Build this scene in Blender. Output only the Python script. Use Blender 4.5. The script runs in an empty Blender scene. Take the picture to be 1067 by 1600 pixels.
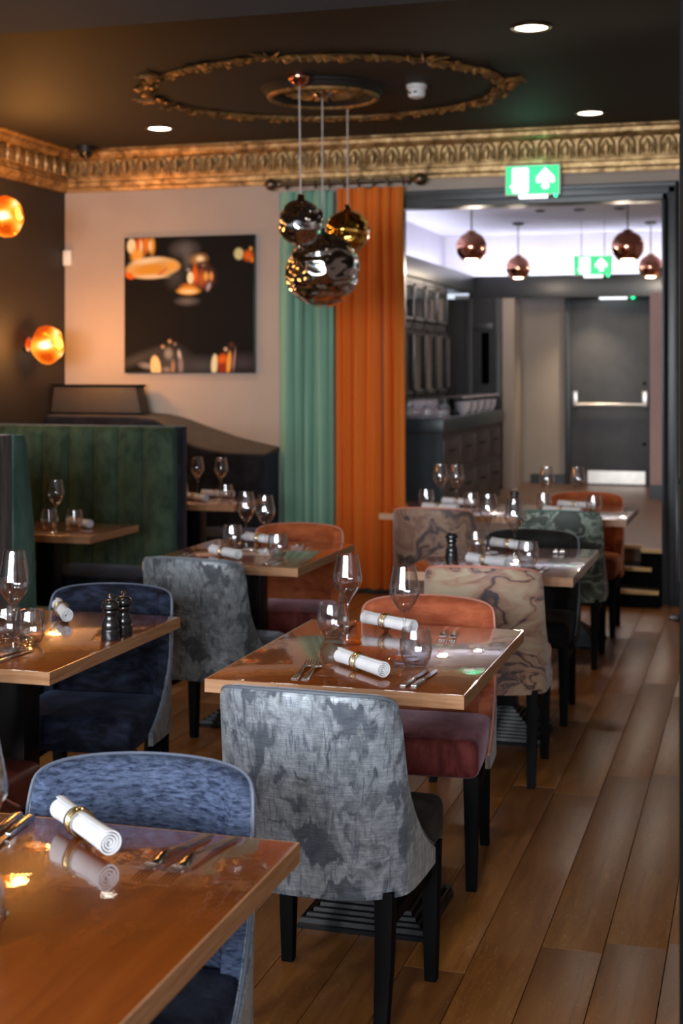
import bpy, bmesh, math, random
from mathutils import Vector, Matrix, noise as mnoise
R = math.radians
PI = math.pi
random.seed(7)
scene = bpy.context.scene
C = scene.collection

# ------------------------------------------------------------------ camera, world, light, exposure
cam_d = bpy.data.cameras.new('camera')
cam = bpy.data.objects.new('camera', cam_d); C.objects.link(cam)
cam.location = (0, 0, 1.57); cam.rotation_euler = (R(90), 0, R(16.5))
cam_d.sensor_fit = 'AUTO'; cam_d.sensor_width = 36; cam_d.lens = 50
cam_d.shift_y = -223 / 1600
cam_d.dof.use_dof = True; cam_d.dof.focus_distance = 3.4; cam_d.dof.aperture_fstop = 4.2
cam_d.clip_start = 0.05
scene.camera = cam

w = bpy.data.worlds.new('world'); scene.world = w; w.use_nodes = True
bg = w.node_tree.nodes['Background']
bg.inputs['Color'].default_value = (0.75, 0.86, 1.0, 1); bg.inputs['Strength'].default_value = 1.0

vs = scene.view_settings
vs.view_transform = 'Standard'; vs.look = 'None'; vs.gamma = 1; vs.use_curve_mapping = False
vs.exposure = 0.18
scene.cycles.caustics_reflective = False; scene.cycles.caustics_refractive = False
scene.cycles.sample_clamp_indirect = 5

def area_light(name, loc, rot, sx, sy, power, col):
    d = bpy.data.lights.new(name, 'AREA'); d.shape = 'RECTANGLE'; d.size = sx; d.size_y = sy
    d.energy = power; d.color = col
    o = bpy.data.objects.new(name, d); C.objects.link(o); o.location = loc; o.rotation_euler = rot
    return o
# daylight outside the tall street windows behind the camera (windows are built below)
WIN = [(-4.3, -3.6), (-3.15, -2.45), (-2.0, -1.3), (-0.85, -0.15), (0.3, 1.0)]
VF = -2.3                       # inner face of the window wall
for a, b in WIN:
    area_light('window_daylight', ((a + b) / 2, VF - 0.35, 2.03), (R(90), 0, 0), b - a, 1.6, 245, (0.88, 0.94, 1.0))

def spot(name, loc, power, col, size=70, blend=0.6, rad=0.04):
    d = bpy.data.lights.new(name, 'SPOT'); d.energy = power; d.color = col
    d.spot_size = R(size); d.spot_blend = blend; d.shadow_soft_size = rad
    o = bpy.data.objects.new(name, d); C.objects.link(o); o.location = loc
    return o
def point(name, loc, power, col, rad=0.05, parent=None):
    d = bpy.data.lights.new(name, 'POINT'); d.energy = power; d.color = col; d.shadow_soft_size = rad
    o = bpy.data.objects.new(name, d); C.objects.link(o); o.location = loc
    if parent: o.parent = parent
    return o

# ------------------------------------------------------------------ material helpers
class NT:
    def __init__(s, name):
        s.m = bpy.data.materials.new(name); s.m.use_nodes = True
        s.t = s.m.node_tree; s.n = s.t.nodes; s.l = s.t.links
        s.out = s.n['Material Output']; s.b = s.n.get('Principled BSDF')
    def node(s, typ, **kw):
        n = s.n.new(typ)
        for k, v in kw.items(): setattr(n, k, v)
        return n
    def link(s, a, b): s.l.new(a, b)
    def coords(s, kind='Object', scale=(1, 1, 1), randomize=False, rot=(0, 0, 0)):
        tc = s.node('ShaderNodeTexCoord'); mp = s.node('ShaderNodeMapping')
        mp.inputs['Scale'].default_value = scale; mp.inputs['Rotation'].default_value = rot
        s.link(tc.outputs[kind], mp.inputs['Vector'])
        if randomize:
            oi = s.node('ShaderNodeObjectInfo'); mu = s.node('ShaderNodeMath', operation='MULTIPLY')
            mu.inputs[1].default_value = 37.0
            s.link(oi.outputs['Random'], mu.inputs[0])
            s.link(mu.outputs[0], mp.inputs['Location'])
        return mp.outputs['Vector']
    def noise(s, vec, scale=5, detail=4, rough=0.5, dist=0.0):
        n = s.node('ShaderNodeTexNoise'); n.inputs['Scale'].default_value = scale
        n.inputs['Detail'].default_value = detail; n.inputs['Roughness'].default_value = rough
        n.inputs['Distortion'].default_value = dist
        s.link(vec, n.inputs['Vector']); return n.outputs['Fac']
    def ramp(s, fac, stops, interp='LINEAR'):
        r = s.node('ShaderNodeValToRGB'); r.color_ramp.interpolation = interp
        e = r.color_ramp.elements
        while len(e) < len(stops): e.new(0.5)
        for i, (p, c) in enumerate(stops):
            e[i].position = p; e[i].color = (*c, 1) if len(c) == 3 else c
        s.link(fac, r.inputs['Fac']); return r.outputs['Color']
    def mix(s, fac, a, b, blend='MIX'):
        m = s.node('ShaderNodeMix', data_type='RGBA', blend_type=blend)
        for sock, v in ((m.inputs['Factor'], fac), (m.inputs['A'], a), (m.inputs['B'], b)):
            pass
        ins = {'f': m.inputs[0], 'a': m.inputs[6], 'b': m.inputs[7]}
        for k, v in (('f', fac), ('a', a), ('b', b)):
            if hasattr(v, 'is_output'): s.link(v, ins[k])
            elif k == 'f': ins[k].default_value = v
            else: ins[k].default_value = (*v, 1)
        return m.outputs[2]
    def bump(s, h, strength=0.2, dist=0.01):
        b = s.node('ShaderNodeBump'); b.inputs['Strength'].default_value = strength
        b.inputs['Distance'].default_value = dist
        s.link(h, b.inputs['Height']); s.link(b.outputs['Normal'], s.b.inputs['Normal'])
    def set(s, **kw):
        for k, v in kw.items():
            i = s.b.inputs[k.replace('_', ' ')]
            if hasattr(v, 'is_output'): s.link(v, i)
            elif isinstance(v, tuple) and len(v) == 3: i.default_value = (*v, 1)
            else: i.default_value = v
        return s

M = {}
def plain(name, col, rough=0.5, metal=0.0, **kw):
    t = NT(name)
    v = t.coords('Object')
    f = t.noise(v, 9, 3)
    c = t.ramp(f, [(0.3, tuple(x * 0.86 for x in col)), (0.7, tuple(min(1, x * 1.1) for x in col))])
    t.set(Base_Color=c, Roughness=rough, Metallic=metal, **kw); M[name] = t.m; return t
def emit(name, col, strength):
    t = NT(name); t.set(Base_Color=col, Emission_Color=col, Emission_Strength=strength, Roughness=0.4); M[name] = t.m
def velvet(name, dark, light, streak=(1, 1, 1), scale=14, rough=0.75, sheen=0.6, contrast=(0.38, 0.66), tint=None):
    t = NT(name); v = t.coords('Object', scale=streak)
    f = t.noise(v, scale, 6, 0.62, 0.3)
    f2 = t.noise(t.coords('Object'), scale * 0.28, 3, 0.5)
    m = t.mix(0.5, f, f2) if False else f
    c = t.ramp(f, [(contrast[0], dark), (contrast[1], light)])
    c2 = t.ramp(f2, [(0.35, (0.72, 0.72, 0.72)), (0.65, (1.15, 1.15, 1.15))])
    c = t.mix(1.0, c, c2, 'MULTIPLY')
    t.set(Base_Color=c, Roughness=rough, Specular_IOR_Level=0.15, Sheen_Weight=sheen, Sheen_Roughness=0.35, Sheen_Tint=tint or light)
    t.bump(f, 0.12, 0.004); M[name] = t.m; return t

# walls, ceiling, floor
def wallmat(name, col, rough=0.85):
    t = NT(name); v = t.coords('Object')
    f = t.noise(v, 2.2, 4); c = t.ramp(f, [(0.3, tuple(x * 0.93 for x in col)), (0.7, tuple(x * 1.05 for x in col))])
    t.set(Base_Color=c, Roughness=rough); t.bump(t.noise(v, 160, 2), 0.08, 0.002); M[name] = t.m
wallmat('wall_greige', (0.40, 0.315, 0.265))
wallmat('wall_black_brown', (0.022, 0.018, 0.018), 0.6)
wallmat('ceiling_dark', (0.013, 0.0085, 0.006), 0.7)
wallmat('navy_paint', (0.035, 0.046, 0.060), 0.7)
wallmat('white_paint', (0.70, 0.68, 0.74), 0.8)
wallmat('lilac_paint', (0.52, 0.50, 0.60), 0.8)
wallmat('beige_paint', (0.36, 0.30, 0.25), 0.85)
wallmat('pink_paint', (0.46, 0.30, 0.28), 0.85)
plain('black_frame', (0.022, 0.025, 0.028), 0.38)
plain('charcoal_door', (0.060, 0.062, 0.066), 0.5)
plain('black_wood', (0.003, 0.003, 0.0034), 0.6, Specular_IOR_Level=0.06)
plain('cast_iron', (0.005, 0.005, 0.006), 0.32, 0.0, Specular_IOR_Level=0.22)
plain('steel', (0.62, 0.60, 0.58), 0.16, 1.0)
plain('brushed_steel', (0.55, 0.50, 0.45), 0.3, 1.0)
plain('brass_wire', (0.75, 0.56, 0.28), 0.2, 1.0)
plain('bronze', (0.16, 0.115, 0.075), 0.35, 0.9)
plain('copper', (0.78, 0.36, 0.24), 0.06, 1.0)
plain('copper_inside', (0.90, 0.48, 0.16), 0.12, 1.0)
plain('linen', (0.68, 0.68, 0.71), 0.9, Sheen_Weight=0.2)
plain('mill_black', (0.010, 0.010, 0.011), 0.22, Coat_Weight=0.4)
plain('white_plastic', (0.78, 0.76, 0.75), 0.4)
plain('black_plastic', (0.012, 0.012, 0.012), 0.4)
plain('red_plastic', (0.45, 0.02, 0.04), 0.4)
plain('porcelain', (0.72, 0.66, 0.70), 0.25)
plain('teal_panel', (0.030, 0.052, 0.062), 0.35)
plain('bar_wood', (0.055, 0.043, 0.042), 0.4)
plain('cabinet_black', (0.010, 0.010, 0.012), 0.4)
plain('brown_leatherette', (0.045, 0.030, 0.020), 0.6)
plain('grey_felt', (0.085, 0.072, 0.066), 0.9)
plain('nosing_brass', (0.50, 0.30, 0.13), 0.35, 0.7)
plain('oak_raised', (0.13, 0.070, 0.040), 0.4)
t = NT('mirror_dark'); t.set(Base_Color=(0.035, 0.035, 0.042), Metallic=1.0, Roughness=0.10); M['mirror_dark'] = t.m
emit('downlight', (1.0, 0.90, 0.75), 14.0)
emit('led_cove', (0.86, 0.90, 1.0), 24.0)
emit('pendant_bulb', (1.0, 0.72, 0.45), 9.0)
emit('sign_green', (0.02, 0.62, 0.20), 0.9)
emit('sign_white', (0.95, 1.0, 0.95), 1.2)
emit('sign_lamp', (0.9, 0.95, 1.0), 1.6)
emit('led_green', (0.02, 0.9, 0.3), 3.0)

# oak plank: hue per plank, grain along its length
t = NT('oak_plank')
v = t.coords('Object', scale=(9, 0.9, 9), randomize=True)
g = t.noise(v, 3.2, 8, 0.6, 0.8)
col = t.ramp(g, [(0.25, (0.130, 0.048, 0.010)), (0.5, (0.195, 0.076, 0.017)), (0.75, (0.245, 0.104, 0.026))])
oi = t.node('ShaderNodeObjectInfo')
hue = t.ramp(oi.outputs['Random'], [(0.0, (0.88, 0.84, 0.80)), (0.35, (1.03, 1.0, 0.96)), (0.7, (0.95, 0.92, 0.88)), (1.0, (1.08, 1.07, 1.04))])
col = t.mix(1.0, col, hue, 'MULTIPLY')
fl = t.noise(t.coords('Object', scale=(22, 5, 1), randomize=True), 4.0, 4, 0.6, 2.0)
fleck = t.ramp(fl, [(0.60, (0, 0, 0)), (0.66, (0.07, 0.055, 0.035))])
col = t.mix(1.0, col, fleck, 'ADD')
t.set(Base_Color=col, Roughness=0.42, Specular_IOR_Level=0.3, Coat_Weight=0.12, Coat_Roughness=0.3); t.bump(g, 0.10, 0.003); M['oak_plank'] = t.m
plain('sub_floor', (0.10, 0.055, 0.026), 0.5)

# lacquered table top and its paler edging
t = NT('lacquer_top')
v = t.coords('Object', scale=(7, 1.1, 1), randomize=True)
g = t.noise(v, 2.6, 7, 0.6, 0.9)
cc = t.ramp(g, [(0.25, (0.135, 0.030, 0.004)), (0.55, (0.205, 0.048, 0.006)), (0.8, (0.25, 0.065, 0.010))])
t.set(Base_Color=cc, Roughness=0.25, Specular_IOR_Level=0.15, Coat_Weight=1.0, Coat_Roughness=0.02)
rip = t.noise(t.coords('Object'), 26, 3, 0.55)
t.bump(rip, 0.16, 0.0022)
bn = [n for n in t.n if n.type == 'BUMP'][0]
t.link(bn.outputs['Normal'], t.b.inputs['Coat Normal'])
M['lacquer_top'] = t.m
t = NT('table_edge')
v = t.coords('Object', scale=(1.2, 1.2, 30), randomize=True)
g = t.noise(v, 4, 6, 0.6, 0.4)
t.set(Base_Color=t.ramp(g, [(0.3, (0.30, 0.135, 0.06)), (0.7, (0.46, 0.25, 0.135))]), Roughness=0.25, Coat_Weight=0.4)
M['table_edge'] = t.m

# upholstery
velvet('velvet_terracotta', (0.26, 0.055, 0.022), (0.42, 0.115, 0.050), (1, 1, 3), 9, tint=(0.8, 0.45, 0.35))
velvet('velvet_orange', (0.24, 0.050, 0.014), (0.42, 0.110, 0.035), (1, 1, 2), 8, tint=(0.7, 0.35, 0.2))
velvet('velvet_mauve', (0.09, 0.014, 0.014), (0.20, 0.045, 0.036), (3, 3, 1), 9, sheen=0.5, tint=(0.75, 0.5, 0.6))
velvet('velvet_blue', (0.012, 0.019, 0.044), (0.13, 0.17, 0.28), (4.5, 4.5, 17), 10, contrast=(0.36, 0.80), sheen=0.2, tint=(0.45, 0.55, 0.8))
velvet('velvet_navy', (0.003, 0.004, 0.010), (0.030, 0.042, 0.085), (1.5, 1.5, 4), 10, contrast=(0.42, 0.80), sheen=0.10, tint=(0.35, 0.45, 0.75))
velvet('velvet_black', (0.004, 0.004, 0.004), (0.014, 0.013, 0.013), (1, 1, 2), 10, sheen=0.06, tint=(0.4, 0.38, 0.36))
velvet('velvet_slate', (0.030, 0.034, 0.042), (0.16, 0.18, 0.21), (1, 1, 1), 16, sheen=0.5, tint=(0.6, 0.65, 0.75))
velvet('velvet_green', (0.014, 0.026, 0.015), (0.062, 0.098, 0.058), (1.6, 1.6, 0.9), 8, sheen=0.45, contrast=(0.3, 0.72), tint=(0.35, 0.7, 0.55))
velvet('velvet_green_edge', (0.030, 0.065, 0.052), (0.085, 0.145, 0.120), (1, 1, 0.4), 9, sheen=0.25, tint=(0.4, 0.8, 0.7))
velvet('velvet_ink', (0.004, 0.005, 0.008), (0.018, 0.020, 0.030), (1, 1, 1), 8, sheen=0.3, tint=(0.4, 0.42, 0.55))
velvet('velvet_taupe', (0.05, 0.042, 0.040), (0.13, 0.115, 0.11), (4, 4, 0.5), 8, sheen=0.4, tint=(0.5, 0.45, 0.45))
t = plain('leather_burgundy', (0.085, 0.018, 0.012), 0.35); t.bump(t.noise(t.coords('Object', scale=(20, 60, 20)), 8, 4), 0.25, 0.003)
plain('pink_piping', (0.50, 0.19, 0.14), 0.6)
plain('grey_piping', (0.10, 0.115, 0.14), 0.6)
plain('navy_piping', (0.10, 0.12, 0.17), 0.6)
plain('teal_piping', (0.06, 0.14, 0.13), 0.6)

def damask(name, base, pale, line):
    t = NT(name)
    v = t.coords('Object')
    # ragged worn edges: fine cross-wise noise shifts the pattern lookup
    n = t.node('ShaderNodeTexNoise'); n.inputs['Scale'].default_value = 16; n.inputs['Detail'].default_value = 6
    t.link(t.coords('Object', scale=(2.4, 2.4, 0.8)), n.inputs['Vector'])
    ma = t.node('ShaderNodeVectorMath', operation='MULTIPLY_ADD'); ma.inputs[1].default_value = (0.06, 0.06, 0.10)
    t.link(n.outputs['Color'], ma.inputs[0]); t.link(v, ma.inputs[2])
    big = t.noise(ma.outputs[0], 9.5, 3, 0.55, 0.9)
    med = t.noise(v, 34, 5, 0.65, 0.4)
    thr = t.noise(t.coords('Object', scale=(16, 16, 1.2)), 8, 5, 0.6)          # vertical worn threads
    hz = t.noise(t.coords('Object', scale=(3, 3, 90)), 7, 3)                   # horizontal weave
    a = t.ramp(big, [(0.40, base), (0.45, tuple(x * 0.62 for x in pale)), (0.52, pale), (0.60, tuple(x * 0.75 for x in pale)), (0.66, base)])
    b = t.ramp(med, [(0.35, (0.66, 0.66, 0.70)), (0.62, (1.12, 1.12, 1.12))])
    c = t.mix(1.0, a, b, 'MULTIPLY')
    mask = t.ramp(thr, [(0.56, (0, 0, 0)), (0.64, (0.75, 0.75, 0.75))])
    c = t.mix(mask, c, line)
    c = t.mix(0.45, c, t.ramp(hz, [(0.42, (0.35, 0.35, 0.38)), (0.58, (1.1, 1.1, 1.1))]), 'MULTIPLY')
    t.set(Base_Color=c, Roughness=t.ramp(big, [(0.4, (0.75, 0.75, 0.75)), (0.5, (0.42, 0.42, 0.42))]), Metallic=0.2, Sheen_Weight=0.15)
    t.bump(med, 0.3, 0.004); M[name] = t.m
damask('damask_silver', (0.088, 0.101, 0.122), (0.315, 0.345, 0.375), (0.085, 0.105, 0.145))
damask('damask_grey', (0.050, 0.055, 0.062), (0.20, 0.215, 0.225), (0.065, 0.072, 0.082))

def marbled(name, stops, scale=3.0, dist=2.2, streak=(1, 1, 1.5), freq=3.0):
    t = NT(name)
    v = t.coords('Object', scale=streak, randomize=True)
    n = t.node('ShaderNodeTexNoise'); n.inputs['Scale'].default_value = 2.2; n.inputs['Detail'].default_value = 3
    t.link(v, n.inputs['Vector'])
    add = t.node('ShaderNodeVectorMath', operation='MULTIPLY_ADD')
    t.link(n.outputs['Color'], add.inputs[0]); add.inputs[1].default_value = (dist * 0.3,) * 3; t.link(v, add.inputs[2])
    f = t.noise(add.outputs[0], scale, 4, 0.55, 1.3)
    sn = t.node('ShaderNodeMath', operation='MULTIPLY'); sn.inputs[1].default_value = freq; t.link(f, sn.inputs[0])
    fr = t.node('ShaderNodeMath', operation='FRACT'); t.link(sn.outputs[0], fr.inputs[0])
    c = t.ramp(fr.outputs[0], stops)
    t.set(Base_Color=c, Roughness=0.6, Sheen_Weight=0.3); t.bump(t.noise(v, 120, 2), 0.1, 0.002); M[name] = t.m
marbled('marble_pale', [(0.0, (0.36, 0.25, 0.17)), (0.25, (0.38, 0.29, 0.20)), (0.45, (0.33, 0.20, 0.13)), (0.56, (0.22, 0.105, 0.075)), (0.64, (0.055, 0.035, 0.036)), (0.70, (0.030, 0.024, 0.030)), (0.74, (0.28, 0.15, 0.10)), (1.0, (0.36, 0.25, 0.17))], 3.0, 2.8, (1, 1, 1.9), 3.4)
marbled('marble_brown', [(0.0, (0.22, 0.125, 0.085)), (0.30, (0.16, 0.075, 0.05)), (0.52, (0.25, 0.15, 0.10)), (0.66, (0.06, 0.030, 0.026)), (0.76, (0.025, 0.018, 0.020)), (0.84, (0.17, 0.085, 0.06)), (1.0, (0.22, 0.125, 0.085))], 2.2, 2.2, (1.2, 1.2, 0.8), 3.2)
marbled('marble_green', [(0.0, (0.060, 0.075, 0.060)), (0.3, (0.016, 0.020, 0.020)), (0.5, (0.10, 0.14, 0.11)), (0.58, (0.30, 0.36, 0.30)), (0.68, (0.035, 0.045, 0.042)), (1.0, (0.060, 0.075, 0.060))], 3.4)
t = NT('gilt')
v = t.coords('Object'); f = t.noise(v, 12, 6, 0.65, 0.5)
t.set(Base_Color=t.ramp(f, [(0.30, (0.055, 0.030, 0.012)), (0.48, (0.33, 0.19, 0.070)), (0.70, (0.62, 0.42, 0.20))]), Metallic=0.55, Roughness=0.42)
t.bump(f, 0.3, 0.01); M['gilt'] = t.m
t = NT('gilt_dark')
v = t.coords('Object'); f = t.noise(v, 14, 6, 0.65, 0.5)
t.set(Base_Color=t.ramp(f, [(0.30, (0.06, 0.032, 0.012)), (0.6, (0.42, 0.22, 0.07))]), Metallic=0.5, Roughness=0.45)
t.bump(f, 0.4, 0.01); M['gilt_dark'] = t.m
def cloth(name, col):
    t = NT(name); v = t.coords('Object'); f = t.noise(v, 240, 2)
    t.set(Base_Color=t.ramp(f, [(0.3, tuple(x * 0.85 for x in col)), (0.7, col)]), Roughness=0.85, Sheen_Weight=0.25, Sheen_Tint=col)
    t.bump(f, 0.1, 0.001); M[name] = t.m
cloth('curtain_green', (0.235, 0.42, 0.315)); cloth('curtain_orange', (0.72, 0.165, 0.012))

def glassy(name, tint=(1, 1, 1), base=0.05, edge=0.7, power=3.0, gcol=(1, 1, 1), rough=0.0):
    t = NT(name); t.n.remove(t.b)
    lw = t.node('ShaderNodeLayerWeight'); lw.inputs['Blend'].default_value = 0.5
    pw = t.node('ShaderNodeMath', operation='POWER'); pw.inputs[1].default_value = power; t.link(lw.outputs['Facing'], pw.inputs[0])
    ma = t.node('ShaderNodeMath', operation='MULTIPLY_ADD'); ma.inputs[1].default_value = edge; ma.inputs[2].default_value = base
    t.link(pw.outputs[0], ma.inputs[0])
    tr = t.node('ShaderNodeBsdfTransparent'); tr.inputs['Color'].default_value = (*tint, 1)
    gl = t.node('ShaderNodeBsdfGlossy'); gl.inputs['Color'].default_value = (*gcol, 1); gl.inputs['Roughness'].default_value = rough
    mx = t.node('ShaderNodeMixShader'); t.link(ma.outputs[0], mx.inputs[0]); t.link(tr.outputs[0], mx.inputs[1]); t.link(gl.outputs[0], mx.inputs[2])
    t.link(mx.outputs[0], t.out.inputs['Surface']); M[name] = t.m; return t
glassy('clear_glass', (0.97, 0.97, 0.98), 0.09, 0.9, 2.0)
glassy('window_glass', (1, 1, 1), 0.03, 0.5, 4.0)
glassy('cabinet_glass', (0.5, 0.5, 0.55), 0.10, 0.6, 2.0)

def melt(name, col, em=None, strength=0, bump=0.75):
    t = NT(name); v = t.coords('Object', scale=(1, 1, 1.7))
    f = t.noise(v, 5.5, 0, 0.4, 1.0)
    t.set(Base_Color=col, Metallic=1.0, Roughness=0.09)
    if em:
        f2 = t.noise(v, 6.0, 0, 0.4, 0.2)
        t.set(Emission_Color=t.ramp(f2, [(0.30, (0.45, 0.05, 0.002)), (0.48, (0.95, 0.17, 0.01)), (0.60, (1.0, 0.36, 0.03)), (0.70, (1.0, 0.80, 0.42)), (0.76, (1.0, 0.95, 0.8))]), Emission_Strength=strength)
    t.bump(f, bump, 0.09); M[name] = t.m
melt('melt_silver', (0.92, 0.92, 0.97)); melt('melt_smoke', (0.80, 0.81, 0.82)); melt('melt_gold', (0.95, 0.52, 0.10))
melt('amber_glow', (0.5, 0.16, 0.03), True, 1.5, 0.15)

# ------------------------------------------------------------------ mesh helpers
class MB:
    def __init__(s): s.v = []; s.f = []
    def box(s, x0, y0, z0, x1, y1, z1):
        b = len(s.v)
        s.v += [(x, y, z) for z in (z0, z1) for y in (y0, y1) for x in (x0, x1)]
        s.f += [tuple(b + i for i in q) for q in ((0, 2, 3, 1), (4, 5, 7, 6), (0, 1, 5, 4), (2, 6, 7, 3), (0, 4, 6, 2), (1, 3, 7, 5))]
        return s
    def loft(s, rings, close=True, cap=True):
        b = len(s.v); n = len(rings[0])
        for r in rings: s.v += [tuple(p) for p in r]
        for i in range(len(rings) - 1):
            for j in range(n if close else n - 1):
                k = (j + 1) % n
                s.f.append((b + i * n + j, b + i * n + k, b + (i + 1) * n + k, b + (i + 1) * n + j))
        if cap and close:
            s.f.append(tuple(b + j for j in reversed(range(n)))); s.f.append(tuple(b + (len(rings) - 1) * n + j for j in range(n)))
        return s
    def lathe(s, prof, seg=24, cx=0, cy=0, cz=0, a0=0.0, cap=True):
        rings = [[(cx + r * math.cos(a0 + 2 * PI * k / seg), cy + r * math.sin(a0 + 2 * PI * k / seg), cz + z) for k in range(seg)] for r, z in prof]
        return s.loft(rings, True, cap)
    def tube(s, pts, r, seg=8, closed=False, cap=True):
        pts = [Vector(p) for p in pts]; n = len(pts); rings = []
        up = Vector((0, 0, 1)); prev = None
        for i, p in enumerate(pts):
            a = pts[(i - 1) % n] if (closed or i > 0) else p
            c = pts[(i + 1) % n] if (closed or i < n - 1) else p
            d = (c - a).normalized()
            if prev is None:
                q = d.cross(up)
                if q.length < 1e-3: q = d.cross(Vector((1, 0, 0)))
            else: q = prev - d * prev.dot(d)
            q.normalize(); prev = q; e = d.cross(q)
            rr = r[i] if isinstance(r, (list, tuple)) else r
            rings.append([p + q * (rr * math.cos(2 * PI * k / seg)) + e * (rr * math.sin(2 * PI * k / seg)) for k in range(seg)])
        if closed: rings.append(rings[0])
        return s.loft(rings, True, cap and not closed)
    def prism(s, poly, axis, a, b):   # poly of 2-D points, extruded along axis 'x','y','z'
        f = {'x': lambda p, t: (t, p[0], p[1]), 'y': lambda p, t: (p[0], t, p[1]), 'z': lambda p, t: (p[0], p[1], t)}[axis]
        return s.loft([[f(p, a) for p in poly], [f(p, b) for p in poly]])
    def xf(s, m, start=0):
        for i in range(start, len(s.v)): s.v[i] = tuple(m @ Vector(s.v[i]))
        return s
    def mesh(s, name, smooth=False, bevel=0.0, angle=40):
        me = bpy.data.meshes.new(name); me.from_pydata([tuple(p) for p in s.v], [], s.f)
        bm = bmesh.new(); bm.from_mesh(me)
        bmesh.ops.remove_doubles(bm, verts=bm.verts, dist=1e-6)
        bmesh.ops.recalc_face_normals(bm, faces=bm.faces)
        if bevel > 0:
            es = [e for e in bm.edges if len(e.link_faces) == 2 and e.calc_face_angle(0) > R(30)]
            bmesh.ops.bevel(bm, geom=es, offset=bevel, segments=2, affect='EDGES', profile=0.6)
        bm.to_mesh(me); bm.free()
        if smooth:
            me.polygons.foreach_set('use_smooth', [True] * len(me.polygons))
            me.set_sharp_from_angle(angle=R(angle))
        me.materials.append(None)
        return me

def obj(name, me, m, parent=None, loc=(0, 0, 0), rot=(0, 0, 0)):
    o = bpy.data.objects.new(name, me); C.objects.link(o)
    if m is not None and len(me.materials):
        o.material_slots[0].link = 'OBJECT'; o.material_slots[0].material = M[m]
    o.location = loc; o.rotation_euler = rot
    if parent: o.parent = parent
    return o
def thing(name, label, cat, loc=(0, 0, 0), rz=0.0, group=None):
    o = bpy.data.objects.new(name, None); C.objects.link(o); o.empty_display_size = 0.1
    o.location = loc; o.rotation_euler = (0, 0, rz)
    return tag(o, label, cat, group)
def tag(o, label=None, cat=None, group=None, kind=None):
    if label: o['label'] = label
    if cat: o['category'] = cat
    if group: o['group'] = group
    if kind: o['kind'] = kind
    return o
def struct(name, me, m, label, cat):
    return tag(obj(name, me, m), label, cat, None, 'structure')
CACHE = {}
def cached(key, fn):
    if key not in CACHE: CACHE[key] = fn()
    return CACHE[key]
def bx(name, x0, y0, z0, x1, y1, z1, bevel=0.0):
    return MB().box(x0, y0, z0, x1, y1, z1).mesh(name, bevel > 0, bevel)

# ------------------------------------------------------------------ room shell
UL, UR = -5.06, 1.6            # left and right wall planes
VB = 9.72                      # face of the back wall
ZC = 3.20                      # ceiling
OL, OR_, OT = -2.46, -0.634, 2.715   # doorway opening in the back wall
fl = struct('floor', bx('floor', UL - 0.2, VF - 0.2, -0.1, UR + 0.2, VB + 0.2, -0.0125), 'sub_floor', 'oak board floor running towards the steps', 'floor')
LEN = [1.05, 1.35, 1.7, 2.05]
PW = 0.165
pm = [bx('plank', -PW / 2 + 0.0012, -L / 2 + 0.001, -0.012, PW / 2 - 0.0012, L / 2 - 0.001, 0.0, 0.0008) for L in LEN]
rnd = random.Random(3)
row = 0; u = -3.30
while u < 1.0:
    v = 1.6 - rnd.random() * 1.2
    if u > -0.35: v_end = 9.72
    while v < VB - 0.02:
        k = rnd.randrange(4); L = LEN[k]
        if u > -0.6 or True:
            if v + L > VB:
                L = VB - v
                if L < 0.12: break
                me = bx('plank', -PW / 2 + 0.0012, -L / 2 + 0.001, -0.012, PW / 2 - 0.0012, L / 2 - 0.001, 0.0, 0.0008)
            else: me = pm[k]
            vis = v + L > 2.6 and (u * 0.9588 + (v + L) * 0.284) / max(0.5, -u * 0.284 + (v + L) * 0.9588) < 0.30 and (u < 0.35)
            if vis: obj('plank', me, 'oak_plank', fl, (u, v + L / 2, 0))
        v += L
    u += PW; row += 1

bw = MB()
bw.box(UL - 0.15, VB, 0, OL, VB + 0.16, ZC).box(OR_, VB, 0, UR + 0.15, VB + 0.16, ZC).box(OL, VB, OT, OR_, VB + 0.16, ZC)
struct('wall_back', bw.mesh('wall_back'), 'wall_greige', 'greige painted back wall with a wide doorway', 'wall')
struct('wall_left', bx('wall_left', UL - 0.15, VF - 0.15, 0, UL, VB, ZC), 'wall_black_brown', 'near-black painted side wall carrying the amber lamps', 'wall')
struct('wall_right', bx('wall_right', UR, VF - 0.15, 0, UR + 0.15, VB, ZC), 'wall_greige', 'greige side wall', 'wall')
fw = MB(); edges = [UL] + [x for ab in WIN for x in ab] + [UR]
for i in range(0, len(edges), 2): fw.box(edges[i], VF - 0.15, 0, edges[i + 1], VF, ZC)
for a, b in WIN: fw.box(a, VF - 0.15, 0, b, VF, 1.2).box(a, VF - 0.15, 2.8, b, VF, ZC)
struct('wall_front', fw.mesh('wall_front'), 'navy_paint', 'navy street-side wall with tall windows', 'wall')
for i, (a, b) in enumerate(WIN):
    m = MB(); y0, y1 = VF - 0.11, VF - 0.05; mid = (a + b) / 2
    m.box(a, y0, 1.2, a + 0.06, y1, 2.8).box(b - 0.06, y0, 1.2, b, y1, 2.8).box(a, y0, 1.2, b, y1, 1.27).box(a, y0, 2.73, b, y1, 2.8)
    m.box(mid - 0.04, y0, 1.2, mid + 0.04, y1, 2.8).box(a, y0, 2.05, b, y1, 2.12)
    wdw = struct('window_%d' % (i + 1), m.mesh('window_frame'), 'black_frame', 'tall dark-framed street window', 'window')
    for p, q in ((a, mid), (mid, b)):
        for z0, z1 in ((1.27, 2.05), (2.12, 2.73)):
            obj('pane', bx('pane', p + 0.05, VF - 0.085, z0, q - 0.05, VF - 0.078, z1), 'window_glass', wdw)
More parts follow.
